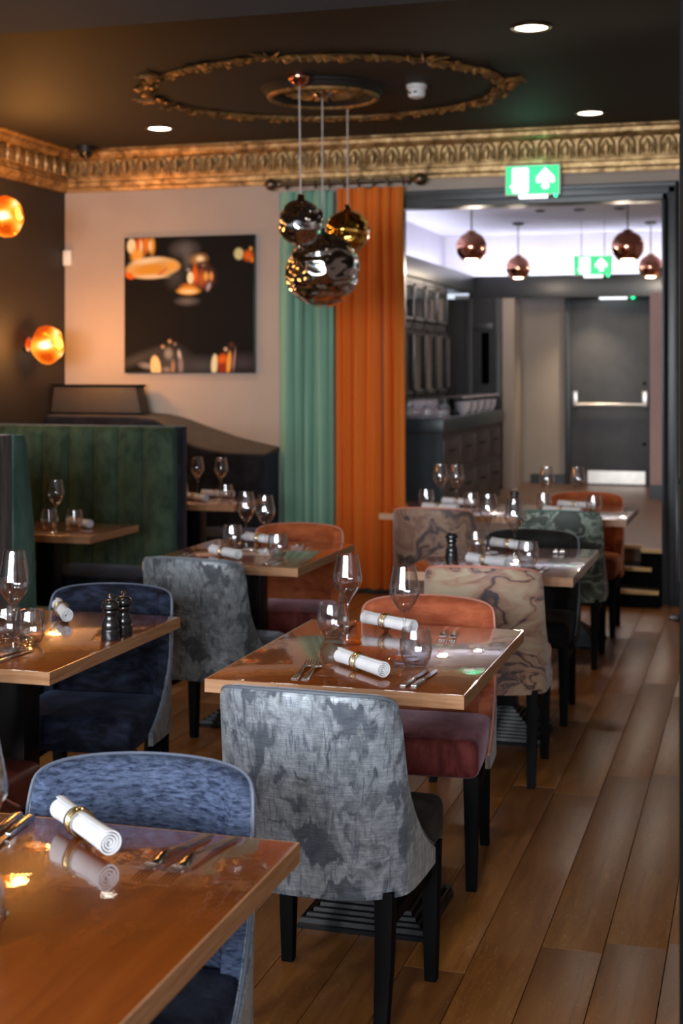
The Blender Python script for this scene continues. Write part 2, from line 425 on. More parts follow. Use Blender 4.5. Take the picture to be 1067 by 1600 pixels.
struct('ceiling', bx('ceiling', UL - 0.15, 5.22, ZC, UR + 0.15, VB + 0.16, ZC + 0.12), 'ceiling_dark', 'dark brown painted ceiling with gilt roundel', 'ceiling')
struct('ceiling_bulkhead', bx('ceiling_bulkhead', UL - 0.15, VF - 0.15, 2.95, UR + 0.15, 5.22, 3.32), 'navy_paint', 'lowered navy ceiling bulkhead', 'ceiling')
# dark pillar edge beside the camera
struct('pillar', bx('pillar', -0.124, 2.258, 0, 0.22, 2.56, 2.95, 0.004), 'black_wood', 'dark navy pillar', 'pillar')

# doorway architrave
ar = MB()
def arch_strip(m, w0, w1, d):
    m.box(OR_ + w0, VB - d, 0, OR_ + w1, VB + 0.01, OT + w1)
    m.box(OL - w1, VB - d, 0, OL - w0, VB + 0.01, OT + w1)
    m.box(OL - w1, VB - d, OT + w0, OR_ + w1, VB + 0.01, OT + w1)
arch_strip(ar, -0.012, 0.03, 0.025); arch_strip(ar, 0.03, 0.075, 0.045); arch_strip(ar, 0.075, 0.10, 0.06)
ar.box(OR_ - 0.012, VB, 0, OR_ + 0.003, VB + 0.18, OT).box(OL - 0.003, VB, 0, OL + 0.012, VB + 0.18, OT).box(OL, VB, OT - 0.012, OR_, VB + 0.18, OT + 0.003)
struct('trim_1', ar.mesh('trim', True, 0.004), 'black_frame', 'moulded black architrave around the doorway', 'door frame')
struct('baseboard_back', MB().box(UL, VB - 0.02, 0, OL - 0.1, VB, 0.16).box(OR_ + 0.1, VB - 0.02, 0, UR, VB, 0.16).mesh('baseboard'), 'black_frame', 'black skirting board along the back wall', 'baseboard')
struct('baseboard_left', bx('baseboard', UL, VF, 0, UL + 0.02, VB, 0.16), 'black_frame', 'black skirting board along the side wall', 'baseboard')

# gilt cornice: moulded run plus one arched leaf per repeat
prof = [(0, -0.30), (0.03, -0.30), (0.035, -0.275), (0.055, -0.265), (0.06, -0.235), (0.05, -0.225), (0.055, -0.205), (0.05, -0.20), (0.075, -0.075), (0.105, -0.065), (0.12, -0.045), (0.125, -0.02), (0.16, -0.012), (0.16, 0), (0, 0)]
cb = MB().prism([(VB - d, ZC + z) for d, z in prof], 'x', UL, UR).mesh('cornice_back', True, 0, 25)
tb = struct('trim_2', cb, 'gilt', 'gilded cornice along the back wall with arched leaf relief', 'cornice')
cl = MB().prism([(UL + d, ZC + z) for d, z in prof], 'y', 5.22, VB).mesh('cornice_left', True, 0, 25)
tl = struct('trim_3', cl, 'gilt', 'gilded cornice along the black side wall', 'cornice')
def leaf_mesh():
    m = MB(); a = []
    for k in range(9):
        th = PI * k / 8
        a.append((0.052 * math.cos(th), -0.004 - 0.004 * math.sin(th), -0.055 + 0.062 * math.sin(th)))
    m.tube([(0.052, 0, -0.125)] + a + [(-0.052, 0, -0.125)], 0.0085, 5)
    m.tube([(0, 0.002, -0.12), (0, -0.01, -0.07), (0, -0.012, -0.03), (0, -0.004, -0.012)], [0.006, 0.017, 0.014, 0.003], 6)
    for sx in (-1, 1):
        m.tube([(sx * 0.022, 0.002, -0.125), (sx * 0.034, -0.004, -0.085), (sx * 0.026, -0.004, -0.045)], [0.004, 0.008, 0.003], 5)
    return m.mesh('leaf', True)
lm = leaf_mesh()
tilt = math.atan2(0.025, 0.125)
u = UL + 0.14
while u < -0.1:
    obj('leaf', lm, 'gilt', tb, (u, VB - 0.073, ZC - 0.078), (-tilt, 0, 0)); u += 0.135
v = 6.0
while v < VB - 0.2:
    obj('leaf', lm, 'gilt', tl, (UL + 0.073, v, ZC - 0.078), (-tilt, 0, R(90))); v += 0.135

# ceiling roundel: gilt wreath and central rose
RC = (-2.45, 7.90)
m = MB(); rr = random.Random(11)
N = 150
for k in range(N):
    th = 2 * PI * k / N
    for q in range(2):
        rad = 1 + rr.uniform(-0.05, 0.045)
        x, y = RC[0] + 1.05 * rad * math.cos(th), RC[1] + 0.90 * rad * math.sin(th)
        a = th + PI / 2 + rr.uniform(-0.9, 0.9); L = rr.uniform(0.04, 0.10); h = rr.uniform(0.015, 0.04)
        d = Vector((math.cos(a), math.sin(a), 0)); n = Vector((-d.y, d.x, 0)); p = Vector((x, y, ZC - 0.004))
        b = len(m.v)
        m.v += [tuple(p - d * L * 0.5), tuple(p + n * L * 0.28 - Vector((0, 0, h * 0.4))), tuple(p + d * L * 0.5 - Vector((0, 0, h * 0.7))), tuple(p - n * L * 0.28 - Vector((0, 0, h * 0.4))), tuple(p - Vector((0, 0, h)))]
        m.f += [(b, b + 1, b + 4), (b + 1, b + 2, b + 4), (b + 2, b + 3, b + 4), (b + 3, b, b + 4)]
m.tube([(RC[0] + 1.05 * math.cos(2 * PI * k / 120) * (1 + 0.008 * math.sin(9 * k)), RC[1] + 0.90 * math.sin(2 * PI * k / 120), ZC - 0.008) for k in range(120)], 0.014, 5, True)
for k in range(8):   # sprays pointing outwards
    th = 2 * PI * k / 8; p = Vector((RC[0] + 1.05 * math.cos(th), RC[1] + 0.90 * math.sin(th), ZC - 0.012))
    o = Vector((math.cos(th), math.sin(th), 0)); s_ = Vector((-o.y, o.x, 0))
    for e in (-0.7, 0, 0.7):
        m.tube([p, p + o * 0.06 + s_ * e * 0.05, p + o * 0.13 + s_ * e * 0.12], [0.012, 0.010, 0.003], 5)
wr = struct('trim_4', m.mesh('wreath', True), 'gilt_dark', 'oval gilt leaf wreath on the dark ceiling', 'ceiling wreath')
m = MB().lathe([(0.0, -0.035), (0.04, -0.032), (0.06, -0.015), (0.11, -0.012), (0.25, -0.022), (0.27, -0.045), (0.31, -0.055), (0.335, -0.04), (0.345, -0.018), (0.36, -0.012), (0.365, 0.0)], 48)
rose = struct('trim_5', m.mesh('rose', True), 'ceiling_dark', 'round gilt ceiling rose inside the wreath', 'ceiling rose')
rose.location = (RC[0], RC[1], ZC)
obj('rim', MB().tube([(0.31 * math.cos(2 * PI * k / 48), 0.31 * math.sin(2 * PI * k / 48), -0.047) for k in range(48)], 0.018, 8, True).mesh('rim', True), 'gilt_dark', rose)
pet = MB().tube([(0.07, 0, -0.018), (0.14, 0, -0.030), (0.23, 0, -0.026)], [0.008, 0.02, 0.006], 6).mesh('petal', True)
for k in range(18): obj('petal', pet, 'gilt_dark', rose, (0, 0, 0), (0, 0, 2 * PI * k / 18))

# downlights
dl_ring = MB().lathe([(0.098, 0), (0.098, -0.006), (0.080, -0.010), (0.076, -0.004), (0.076, 0)], 28, cap=False).mesh('bezel', True)
dl_disc = MB().lathe([(0.076, -0.003), (0, -0.003)], 28, cap=False).mesh('lens')
def downlight(x, y, z, lab, power=42):
    o = thing('downlight', lab, 'downlight', (x, y, z), 0, 'recessed ceiling downlights')
    obj('bezel', dl_ring, 'bronze', o); obj('lens', dl_disc, 'downlight', o)
    s = spot('downlight_beam', (0, 0, -0.02), power, (1.0, 0.80, 0.56), 105, 0.8, 0.06); s.parent = o
# ------------------------------------------------------------------ steps and the bar room behind
st = struct('steps', bx('steps', OL + 0.02, 9.53, 0, OR_ - 0.02, 9.80, 0.113), 'black_wood', 'three black steps with brass nosings up to the bar room', 'steps')
obj('step_block', bx('step_block', OL + 0.02, 9.80, 0, OR_ - 0.02, 10.10, 0.227), 'black_wood', st)
obj('side_block', bx('side_block', -0.80, 9.90, 0.227, OR_ - 0.02, 10.10, 0.318), 'black_wood', st)
for (v, z, r_) in ((9.53, 0.113, OR_ - 0.02), (9.80, 0.227, -0.72), (10.10, 0.340, -0.80)):
    obj('nosing', bx('nosing', OL + 0.02, v - 0.012, z - 0.022, r_, v + 0.03, z + 0.002), 'nosing_brass', st)
obj('nosing', bx('nosing', -0.80, 9.89, 0.318, OR_ - 0.02, 9.93, 0.342), 'nosing_brass', st)
obj('tread', bx('tread', -0.80, 9.93, 0.318, OR_ - 0.02, 10.10, 0.340), 'oak_raised', st)
ZR = 0.34
struct('floor_bar', bx('floor_bar', -3.4, 10.10, 0, 1.2, 16.0, ZR), 'oak_raised', 'raised brown board floor of the bar room', 'floor')
struct('wall_bar_left', bx('wall_bar_left', -3.55, VB + 0.16, 0, -3.25, 14.9, 3.0), 'lilac_paint', 'lilac-white bar room side wall', 'wall')
struct('wall_bar_right', bx('wall_bar_right', 1.2, VB + 0.16, 0, 1.4, 16.0, 3.0), 'lilac_paint', 'lilac bar room right wall', 'wall')
struct('wall_bar_tray', bx('wall_bar_tray', -3.25, 14.85, 2.38, 1.2, 14.98, 3.0), 'white_paint', 'white wall of the lit ceiling tray', 'wall')
struct('ceiling_bar', bx('ceiling_bar', -3.55, VB + 0.16, 2.98, 1.4, 16.0, 3.1), 'lilac_paint', 'lilac-white bar room ceiling', 'ceiling')
# cove ledge: left run and far run, with LED strip lying behind its lip
lg = MB().box(-3.25, 10.0, 2.38, -2.90, 14.85, 2.47).box(-2.92, 10.0, 2.36, -2.86, 14.56, 2.53).box(-2.92, 14.50, 2.30, 1.2, 14.56, 2.53).box(-2.92, 14.56, 2.38, 1.2, 14.85, 2.47)
struct('trim_6', lg.mesh('cove', True, 0.004), 'black_frame', 'grey cove ledge below the lit ceiling tray', 'cove')
cs = thing('cove_light', 'white LED strip light hidden behind the grey cove ledge', 'light strip', (0, 0, 2.47))
obj('strip', bx('strip', -3.16, 10.1, 0.0, -3.10, 14.6, 0.012), 'led_cove', cs)
obj('strip', bx('strip', -2.9, 14.68, 0.0, 1.1, 14.74, 0.012), 'led_cove', cs)
# far end of the bar room
struct('wall_bar_back', MB().box(-3.25, 15.36, 0, -1.99, 15.5, 2.38).box(-1.14, 15.36, 0, 1.2, 15.5, 2.38).box(-1.99, 15.36, 2.335, -1.14, 15.5, 2.38).mesh('wall_bar_back'), 'beige_paint', 'beige far wall beside the charcoal fire door', 'wall')
struct('wall_bar_stub', bx('wall_bar_stub', -1.03, 13.8, ZR, 1.2, 13.95, 2.30), 'pink_paint', 'dusky pink wall stub beside the fire door', 'wall')
struct('baseboard_bar', MB().box(-1.03, 13.77, ZR, 1.2, 13.80, ZR + 0.13).box(-2.41, 15.33, ZR, -1.99, 15.36, ZR + 0.10).mesh('baseboard'), 'black_frame', 'dark skirting in the bar room', 'baseboard')
struct('wall_bar_partition', bx('wall_bar_partition', -2.568, 14.5, ZR, -2.448, 14.9, 2.30), 'beige_paint', 'narrow beige wall end at the far side of the bar', 'wall')
struct('wall_bar_panel', bx('wall_bar_panel', -3.25, 14.5, ZR, -2.568, 14.56, 2.30), 'cabinet_black', 'black panelled wall end behind the bar', 'wall')
struct('trim_7', MB().box(-2.66, 14.46, ZR, -2.585, 14.5, 2.30).box(-2.95, 14.47, ZR, -2.88, 14.5, 2.30).box(-2.88, 14.47, 1.98, -2.66, 14.5, 2.05).mesh('panel_mould', True, 0.004), 'black_frame', 'black moulding on the panelled wall end', 'moulding')
tag(obj('wall_mirror', bx('wall_mirror', -2.78, 14.475, 1.42, -2.70, 14.497, 1.95), 'mirror_dark'), 'narrow upright mirror on the black panelled wall end', 'mirror')
# fire door
d = struct('door_1', bx('door', -1.97, 15.30, ZR, -1.15, 15.345, 2.325, 0.004), 'charcoal_door', 'charcoal fire door with steel push bar and kick plate', 'door')
fr = MB().box(-2.03, 15.27, ZR, -1.97, 15.37, 2.38).box(-1.15, 15.27, ZR, -1.09, 15.37, 2.38).box(-2.03, 15.27, 2.325, -1.09, 15.37, 2.38)
obj('door_frame', fr.mesh('door_frame', True, 0.004), 'black_frame', d)
obj('kick_plate', bx('kick_plate', -1.79, 15.285, ZR + 0.015, -1.19, 15.30, ZR + 0.15), 'brushed_steel', d)
pb = obj('push_bar', MB().tube([(-1.93, 15.24, 1.195), (-1.18, 15.24, 1.195)], 0.018, 10).mesh('push_bar', True), 'brushed_steel', d)
for x in (-1.92, -1.19): obj('bar_housing', bx('bar_housing', x - 0.03, 15.23, 1.17, x + 0.03, 15.30, 1.34, 0.008), 'brushed_steel', d)
for z in (0.78, 1.42): obj('stud', MB().lathe([(0, -0.02), (0.016, -0.016), (0.02, 0)], 12).mesh('stud', True), 'steel', d, (-1.20, 15.30, z), (R(-90) + PI, 0, 0))
e = thing('emergency_light', 'slim white emergency light with green indicator above the fire door', 'light', (-1.5, 15.22, 2.31))
obj('diffuser', bx('diffuser', -0.16, -0.03, 0.0, 0.13, 0.03, 0.045, 0.01), 'sign_lamp', e)
obj('indicator', MB().lathe([(0.0, 0.0), (0.02, 0.01), (0.02, 0.03), (0, 0.04)], 10).mesh('indicator', True), 'led_green', e, (0.19, 0, 0.0))

downlight(-1.75, 14.92, 2.379, 'added unseen downlight in the soffit before the fire door', 60)  # added lamp, hidden by the lintel, to brighten the fire door wall
downlight(-0.2, 12.2, 2.98, 'added unseen downlight in the bar room ceiling beyond the right jamb', 70)  # unseen lamp added to lift the bar room walls

# bar counter running away along the side wall
bar = thing('bar_counter', 'dark bar counter with teal end panel and drawer fronts', 'bar counter', (0, 0, ZR))
obj('carcass', bx('carcass', -2.885, 11.09, 0, -2.46, 13.76, 0.76), 'bar_wood', bar)
obj('end_panel', bx('end_panel', -2.88, 11.07, 0, -2.45, 11.09, 0.70), 'teal_panel', bar)
obj('worktop', bx('worktop', -2.90, 11.05, 0.72, -2.43, 13.80, 0.835, 0.01), 'teal_panel', bar)
for i in range(4):
    for j in range(2):
        y0 = 11.13 + i * 0.655; z0 = 0.40 - j * 0.30 if j else 0.42
        dr = obj('drawer', bx('drawer', -2.46, y0, z0, -2.442, y0 + 0.60, z0 + 0.25, 0.006), 'bar_wood', bar)
        obj('pull', MB().tube([(-2.44, y0 + 0.2, z0 + 0.15), (-2.425, y0 + 0.22, z0 + 0.15), (-2.425, y0 + 0.38, z0 + 0.15), (-2.44, y0 + 0.40, z0 + 0.15)], 0.006, 6).mesh('pull', True), 'black_wood', dr)
# glass shelf with white bowls above the far end of the counter
sh = thing('bar_shelf', 'long pale shelf standing on the bar counter over the white bowls', 'shelf', (0, 0, ZR + 0.835))
obj('board', bx('board', -2.68, 12.0, 0.147, -2.47, 13.7, 0.158), 'bar_wood', sh)
obj('lip', bx('lip', -2.47, 12.0, 0.145, -2.462, 13.7, 0.160), 'porcelain', sh)
for y in (12.05, 13.65): obj('post', bx('post', -2.60, y - 0.01, 0, -2.56, y + 0.01, 0.145), 'black_wood', sh)
bowl = MB().lathe([(0.0, 0.0), (0.035, 0.0), (0.062, 0.045), (0.070, 0.11), (0.066, 0.11), (0.057, 0.048), (0.0, 0.012)], 18).mesh('bowl', True)
for i, y in enumerate((12.25, 12.55, 12.87, 13.2, 13.5)):
    tag(obj('bowl', bowl, 'porcelain', None, (-2.52, y, ZR + 0.8355)), 'white porcelain bowl in the row under the bar counter shelf', 'bowl', 'white bowls on the bar')
upg = MB().lathe([(0.038, 0.0), (0.045, 0.05), (0.036, 0.095), (0.006, 0.11), (0.005, 0.15), (0.034, 0.155), (0.034, 0.158), (0.0, 0.158)], 14, cap=False).mesh('upturned_glass', True)
for i in range(4):
    for j in range(3):
        tag(obj('upturned_glass', upg, 'clear_glass', None, (-2.80 + i * 0.105, 11.15 + j * 0.11, ZR + 0.8355)), 'upturned stem glass in the cluster on the bar counter end', 'glass', 'upturned glasses on the bar')
# back-bar wall units with glazed doors, one thing per unit
for i in range(5):
    y0 = 11.0 + i * 0.45
    cab = thing('back_bar_cabinet', 'tall black glazed back-bar cabinet in the row above the counter', 'cabinet', (-3.0, y0, 1.30), 0, 'back bar cabinets')
    obj('body', MB().box(-0.24, 0, 0, -0.20, 0.45, 1.06).box(-0.24, 0, 0, 0.11, 0.02, 1.06).box(-0.24, 0.43, 0, 0.11, 0.45, 1.06).box(-0.24, 0, 0, 0.11, 0.45, 0.04).box(-0.24, 0, 0.62, 0.11, 0.45, 0.68).box(-0.24, 0, 1.02, 0.11, 0.45, 1.06).mesh('body'), 'cabinet_black', cab)
    for z0, z1, mt in ((0.05, 0.61, 'mirror_dark'), (0.69, 1.01, 'lilac_pane')):
        dd = obj('door', MB().box(0.11, 0.012, z0, 0.13, 0.05, z1).box(0.11, 0.40, z0, 0.13, 0.438, z1).box(0.11, 0.012, z0, 0.13, 0.438, z0 + 0.03).box(0.11, 0.012, z1 - 0.03, 0.13, 0.438, z1).mesh('cab_door', True, 0.003), 'cabinet_black', cab)
        obj('pane', bx('pane', 0.112, 0.05, z0 + 0.03, 0.118, 0.40, z1 - 0.03), 'cabinet_glass' if mt != 'mirror_dark' else 'mirror_dark', dd)
    obj('grip', MB().tube([(0.145, 0.42, 0.1), (0.145, 0.42, 0.56)], 0.009, 8).mesh('grip', True), 'steel', cab)
tag(obj('fire_sounder', bx('fire_sounder', -0.05, -0.03, -0.06, 0.05, 0.03, 0.06, 0.015), 'red_plastic', None, (-3.0, 14.82, 2.79)), 'small red fire alarm sounder on the lit tray wall', 'alarm')

# copper pendants in the bar room
def copper_pendant(x, y, z, r, lab):
    p = thing('copper_pendant', lab, 'pendant lamp', (x, y, 2.98), 0, 'copper globe pendants in the bar room')
    zc = z - 2.98
    pr = [(r * math.sin(a), r * math.cos(a)) for a in [R(8 + 132 * k / 20) for k in range(21)]]
    inner = [(q * 0.96, h * 0.96) for q, h in reversed(pr)]
    obj('shade', MB().lathe(pr + inner, 32, cap=False).mesh('shade', True, 0, 60), 'copper', p, (0, 0, zc))
    obj('cap', MB().lathe([(0.0, r * 1.10), (0.03, r * 1.08), (0.04, r * 0.97), (0, r * 0.97)], 16).mesh('cap', True), 'copper_inside', p, (0, 0, zc))
    obj('bulb', MB().lathe([(0, -r * 0.86), (r * 0.34, -r * 0.84), (r * 0.46, -r * 0.76), (r * 0.3, -r * 0.5), (0, -r * 0.4)], 16).mesh('bulb', True), 'pendant_bulb', p, (0, 0, zc))
    obj('rim', MB().tube([(r * 0.63 * math.cos(2 * PI * k / 28), r * 0.63 * math.sin(2 * PI * k / 28), -r * 0.765) for k in range(28)], r * 0.05, 6, True).mesh('rim', True), 'copper_inside', p, (0, 0, zc))
    obj('cord', MB().tube([(0, 0, zc + r), (0, 0, 0)], 0.006, 6).mesh('cord'), 'grey_felt', p)
    obj('ceiling_cap', MB().lathe([(0.055, 0), (0.055, -0.02), (0.02, -0.03), (0, -0.03)], 16).mesh('ceiling_cap', True), 'black_plastic', p)
    point('pendant_light', (0, 0, zc - r * 0.95), 18, (1.0, 0.82, 0.64), 0.04, p)
copper_pendant(-2.22, 11.13, 2.54, 0.122, 'copper globe pendant over the near end of the bar counter')
copper_pendant(-2.26, 13.62, 2.545, 0.118, 'copper globe pendant over the far end of the bar counter')
copper_pendant(-1.02, 11.38, 2.535, 0.126, 'copper globe pendant hanging just inside the doorway beside the right jamb')
copper_pendant(-1.03, 13.90, 2.55, 0.118, 'copper globe pendant hanging before the pink wall stub')
for x, y in ((-1.9, 12.6), (-1.55, 12.6), (-1.2, 12.6)):
    o = thing('ceiling_spot', 'small dark recessed spot in the bar room ceiling', 'ceiling light', (x, y, 2.98), 0, 'bar room ceiling spots')
    obj('bezel', MB().lathe([(0.05, 0), (0.05, -0.012), (0.036, -0.014), (0.03, -0.004), (0, -0.004)], 18).mesh('bezel', True), 'black_plastic', o)

# ------------------------------------------------------------------ exit signs
def rrect(x0, z0, x1, z1, r, n=4):
    out = []
    for cx, cz, a in ((x1 - r, z1 - r, 0), (x0 + r, z1 - r, 90), (x0 + r, z0 + r, 180), (x1 - r, z0 + r, 270)):
        for k in range(n + 1):
            th = R(a + 90 * k / n); out.append((cx + r * math.cos(th), cz + r * math.sin(th)))
    return out
def exit_sign(loc, w_, h_, lab, hang=None):
    s = thing('exit_sign', lab, 'exit sign', loc)
    obj('housing', bx('housing', -w_ / 2, -0.005, -h_ / 2, w_ / 2, 0.035, h_ / 2, 0.004), 'white_plastic', s)
    obj('panel', bx('panel', -w_ / 2 + 0.008, -0.010, -h_ / 2 + 0.008, w_ / 2 - 0.008, -0.0045, h_ / 2 - 0.008), 'sign_green', s)
    k = h_ / 0.2
    door = rrect(-0.135 * k, -0.085 * k, -0.025 * k, 0.082 * k, 0.012 * k) 
    obj('door_symbol', MB().prism(door, 'y', -0.0125, -0.010).mesh('door_symbol'), 'sign_white', s)
    obj('door_symbol', MB().prism(rrect(-0.15 * k, -0.05 * k, -0.13 * k, -0.03 * k, 0.006), 'y', -0.0124, -0.010).mesh('door_symbol'), 'sign_white', s)
    fig = [(-0.093, -0.012), (-0.086, 0.014), (-0.078, 0.020), (-0.068, 0.022)]
    obj('figure_mark', MB().tube([(x * k, -0.0125, z * k) for x, z in fig], 0.004 * k, 6).mesh('figure_mark', True), 'teal_piping', s)
    arrow = [(0.085, 0.080), (0.145, 0.018), (0.148, -0.012), (0.135, -0.024), (0.110, -0.008), (0.110, -0.050), (0.098, -0.062), (0.074, -0.062), (0.062, -0.050), (0.062, -0.008), (0.037, -0.024), (0.024, -0.012), (0.027, 0.018)]
    obj('arrow', MB().prism([(x * k, z * k) for x, z in arrow], 'y', -0.0125, -0.010).mesh('arrow'), 'sign_white', s)
    obj('lamp_bar', bx('lamp_bar', -0.09 * k, -0.02, -h_ / 2 - 0.022, 0.10 * k, 0.02, -h_ / 2 - 0.0, 0.006), 'sign_lamp', s)
    obj('indicator', MB().lathe([(0, -0.012), (0.012, -0.006), (0.012, 0.006), (0, 0.012)], 10).mesh('indicator', True), 'led_green', s, (0.155 * k, -0.01, -h_ / 2 - 0.008))
    if hang:
        for x in (-w_ * 0.3, w_ * 0.3): obj('rod', MB().tube([(x, 0.015, h_ / 2), (x, 0.015, hang)], 0.005, 6).mesh('rod'), 'steel', s)
    return s
xs = exit_sign((-1.497, 9.615, 2.853), 0.375, 0.205, 'green and white exit sign with up arrow fixed above the doorway')
obj('bracket', bx('bracket', -0.063, 0.035, -0.013, 0.057, 0.085, 0.047), 'white_plastic', xs)
exit_sign((-1.54, 13.55, 2.55), 0.36, 0.185, 'green and white exit sign hanging from the bar room ceiling', 2.98 - 2.55)
point('exit_glow', (0, -0.15, 0.06), 0.5, (0.05, 1.0, 0.55), 0.08, xs)

# ------------------------------------------------------------------ picture, curtains, wall things
def picture():
    W_, H_, n = 1.03, 1.005, 150
    p = thing('picture', 'square black art print of a face with golden lips and goldfish', 'picture', (-4.041, VB - 0.03, 2.045))
    obj('canvas', bx('canvas', -W_ / 2, 0, -H_ / 2, W_ / 2, 0.03, H_ / 2, 0.003), 'black_plastic', p)
    vs_, fs = [], []
    for j in range(n + 1):
        for i in range(n + 1): vs_.append((-W_ / 2 + 0.004 + (W_ - 0.008) * i / n, -0.0015, H_ / 2 - 0.004 - (H_ - 0.008) * j / n))
    for j in range(n):
        for i in range(n):
            a = j * (n + 1) + i; fs.append((a, a + n + 1, a + n + 2, a + 1))
    me = bpy.data.meshes.new('print'); me.from_pydata(vs_, [], fs)
    def ell(x, y, cx, cy, rx, ry, rot=0, soft=0.25):
        c, s = math.cos(R(rot)), math.sin(R(rot)); dx, dy = x - cx, y - cy
        X, Y = (dx * c + dy * s) / rx, (-dx * s + dy * c) / ry
        q = math.sqrt(X * X + Y * Y)
        return max(0.0, min(1.0, (1 + soft - q) / (2 * soft)))
    G = (0.55, 0.22, 0.04); CR = (0.85, 0.70, 0.45); ORG = (0.75, 0.13, 0.01); AM = (0.75, 0.36, 0.06); GY = (0.11, 0.10, 0.10); DK = (0.10, 0.035, 0.02); YG = (0.62, 0.58, 0.28)
    # x,y in 0..1 from the top left corner
    S = [(0.47, 0.09, .075, .045, 0, .9, GY), (0.49, 0.15, .025, .07, 0, .9, GY), (0.40, 0.30, .05, .06, 30, .9, (.05, .046, .046)), (0.49, 0.475, .06, .022, 0, .9, (.14, .12, .11)),
         (0.10, 0.90, .16, .03, -20, .9, (.05, .045, .045)), (0.36, 0.93, .12, .09, 0, .8, (.06, .055, .055)), (0.17, 0.95, .05, .02, 10, .6, (.22, .20, .19)), (0.60, 0.95, .12, .05, 0, .9, (.06, .055, .06)), (0.92, 0.93, .1, .05, 0, .9, (.05, .04, .045)),
         (0.055, 0.06, .035, .055, 0, .2, CR), (0.12, 0.055, .03, .055, 0, .5, ORG), (0.17, 0.05, .025, .06, 0, .4, (.7, .2, .02)), (0.215, 0.06, .022, .06, 0, .5, AM), (0.10, 0.13, .05, .05, 0, .4, AM), (0.13, 0.06, .01, .04, 0, .5, CR), (0.20, 0.06, .01, .035, 0, .5, CR),
         (0.22, 0.225, .21, .078, -4, .10, (.62, .42, .18)), (0.20, 0.235, .15, .045, -4, .5, (.60, .27, .03)), (0.18, 0.17, .10, .02, -6, .6, (.75, .62, .42)), (0.04, 0.28, .035, .022, 20, .3, ORG), (0.38, 0.21, .045, .03, 15, .5, AM), (0.29, 0.26, .05, .012, -35, .5, (.55, .16, .02)), (0.22, 0.29, .1, .012, 0, .6, (.7, .55, .38)),
         (0.58, 0.17, .055, .035, -8, .6, (.45, .24, .08)), (0.59, 0.165, .028, .02, 0, .5, CR), (0.61, 0.21, .045, .022, 0, .5, (.05, .02, .02)), (0.615, 0.213, .014, .012, 0, .5, (.3, .2, .15)),
         (0.62, 0.30, .075, .08, 0, .4, DK), (0.60, 0.31, .035, .05, 0, .6, (.42, .09, .03)), (0.635, 0.295, .018, .03, 0, .4, AM), (0.675, 0.295, .015, .03, 0, .4, (.7, .3, .1)), (0.55, 0.28, .02, .06, 0, .5, ORG), (0.515, 0.305, .025, .045, 0, .15, CR), (0.655, 0.37, .014, .03, 20, .5, (.4, .3, .33)),
         (0.50, 0.375, .06, .03, 0, .4, (.5, .16, .02)), (0.50, 0.40, .085, .028, 0, .25, AM), (0.50, 0.405, .05, .012, 0, .5, (.85, .62, .35)), (0.50, 0.245, .015, .012, 0, .5, (.3, .28, .26)),
         (0.885, 0.135, .035, .042, 0, .2, YG), (0.955, 0.15, .035, .035, 0, .5, ORG), (0.975, 0.10, .012, .015, 0, .4, AM), (0.985, 0.18, .015, .02, 0, .4, (.7, .2, .02)),
         (0.355, 0.77, .014, .014, 0, .4, (.45, .25, .15)), (0.30, 0.81, .014, .013, 0, .4, (.45, .25, .15)), (0.395, 0.79, .013, .013, 0, .5, (.2, .15, .12)), (0.345, 0.86, .028, .035, 0, .6, (.28, .24, .22)), (0.43, 0.87, .013, .035, -10, .4, (.5, .42, .42)), (0.44, 0.95, .018, .06, 0, .5, (.24, .19, .18)), (0.38, 0.96, .015, .05, 0, .4, (.34, .19, .11)), (0.33, 0.98, .03, .02, 0, .5, (.25, .18, .16)),
         (0.245, 0.965, .04, .09, -6, .12, (.80, .55, .26)), (0.70, 0.94, .025, .075, 4, .12, (.80, .68, .42)), (0.77, 0.95, .045, .08, 5, .3, (.28, .03, .01)), (0.76, 0.90, .035, .03, -30, .5, ORG), (0.81, 0.93, .018, .085, 5, .2, (.8, .35, .06)), (0.85, 0.91, .008, .08, 6, .4, (.4, .2, .18)), (0.785, 0.83, .014, .014, 0, .4, (.6, .38, .26)), (0.83, 0.80, .02, .02, 0, .6, (.07, .03, .02))]
    ca = me.color_attributes.new('Col', 'FLOAT_COLOR', 'POINT')
    dat = []
    for j in range(n + 1):
        for i in range(n + 1):
            x, y = i / n, j / n; c = [0.006, 0.005, 0.005]
            for (cx, cy, rx, ry, ro, so, cl_) in S:
                if abs(x - cx) > max(rx, ry) * 2.2 or abs(y - cy) > max(rx, ry) * 2.2: continue
                a = ell(x, y, cx, cy, rx, ry, ro, so)
                if a > 0: c = [c[k] * (1 - a) + cl_[k] * a for k in range(3)]
            dat += [*c, 1.0]
    ca.data.foreach_set('color', dat)
    t = NT('art_print'); at = t.node('ShaderNodeAttribute', attribute_name='Col')
    t.set(Base_Color=at.outputs['Color'], Roughness=0.7, Specular_IOR_Level=0.1); M['art_print'] = t.m
    me.materials.append(t.m); obj('print', me, None, p)
picture()

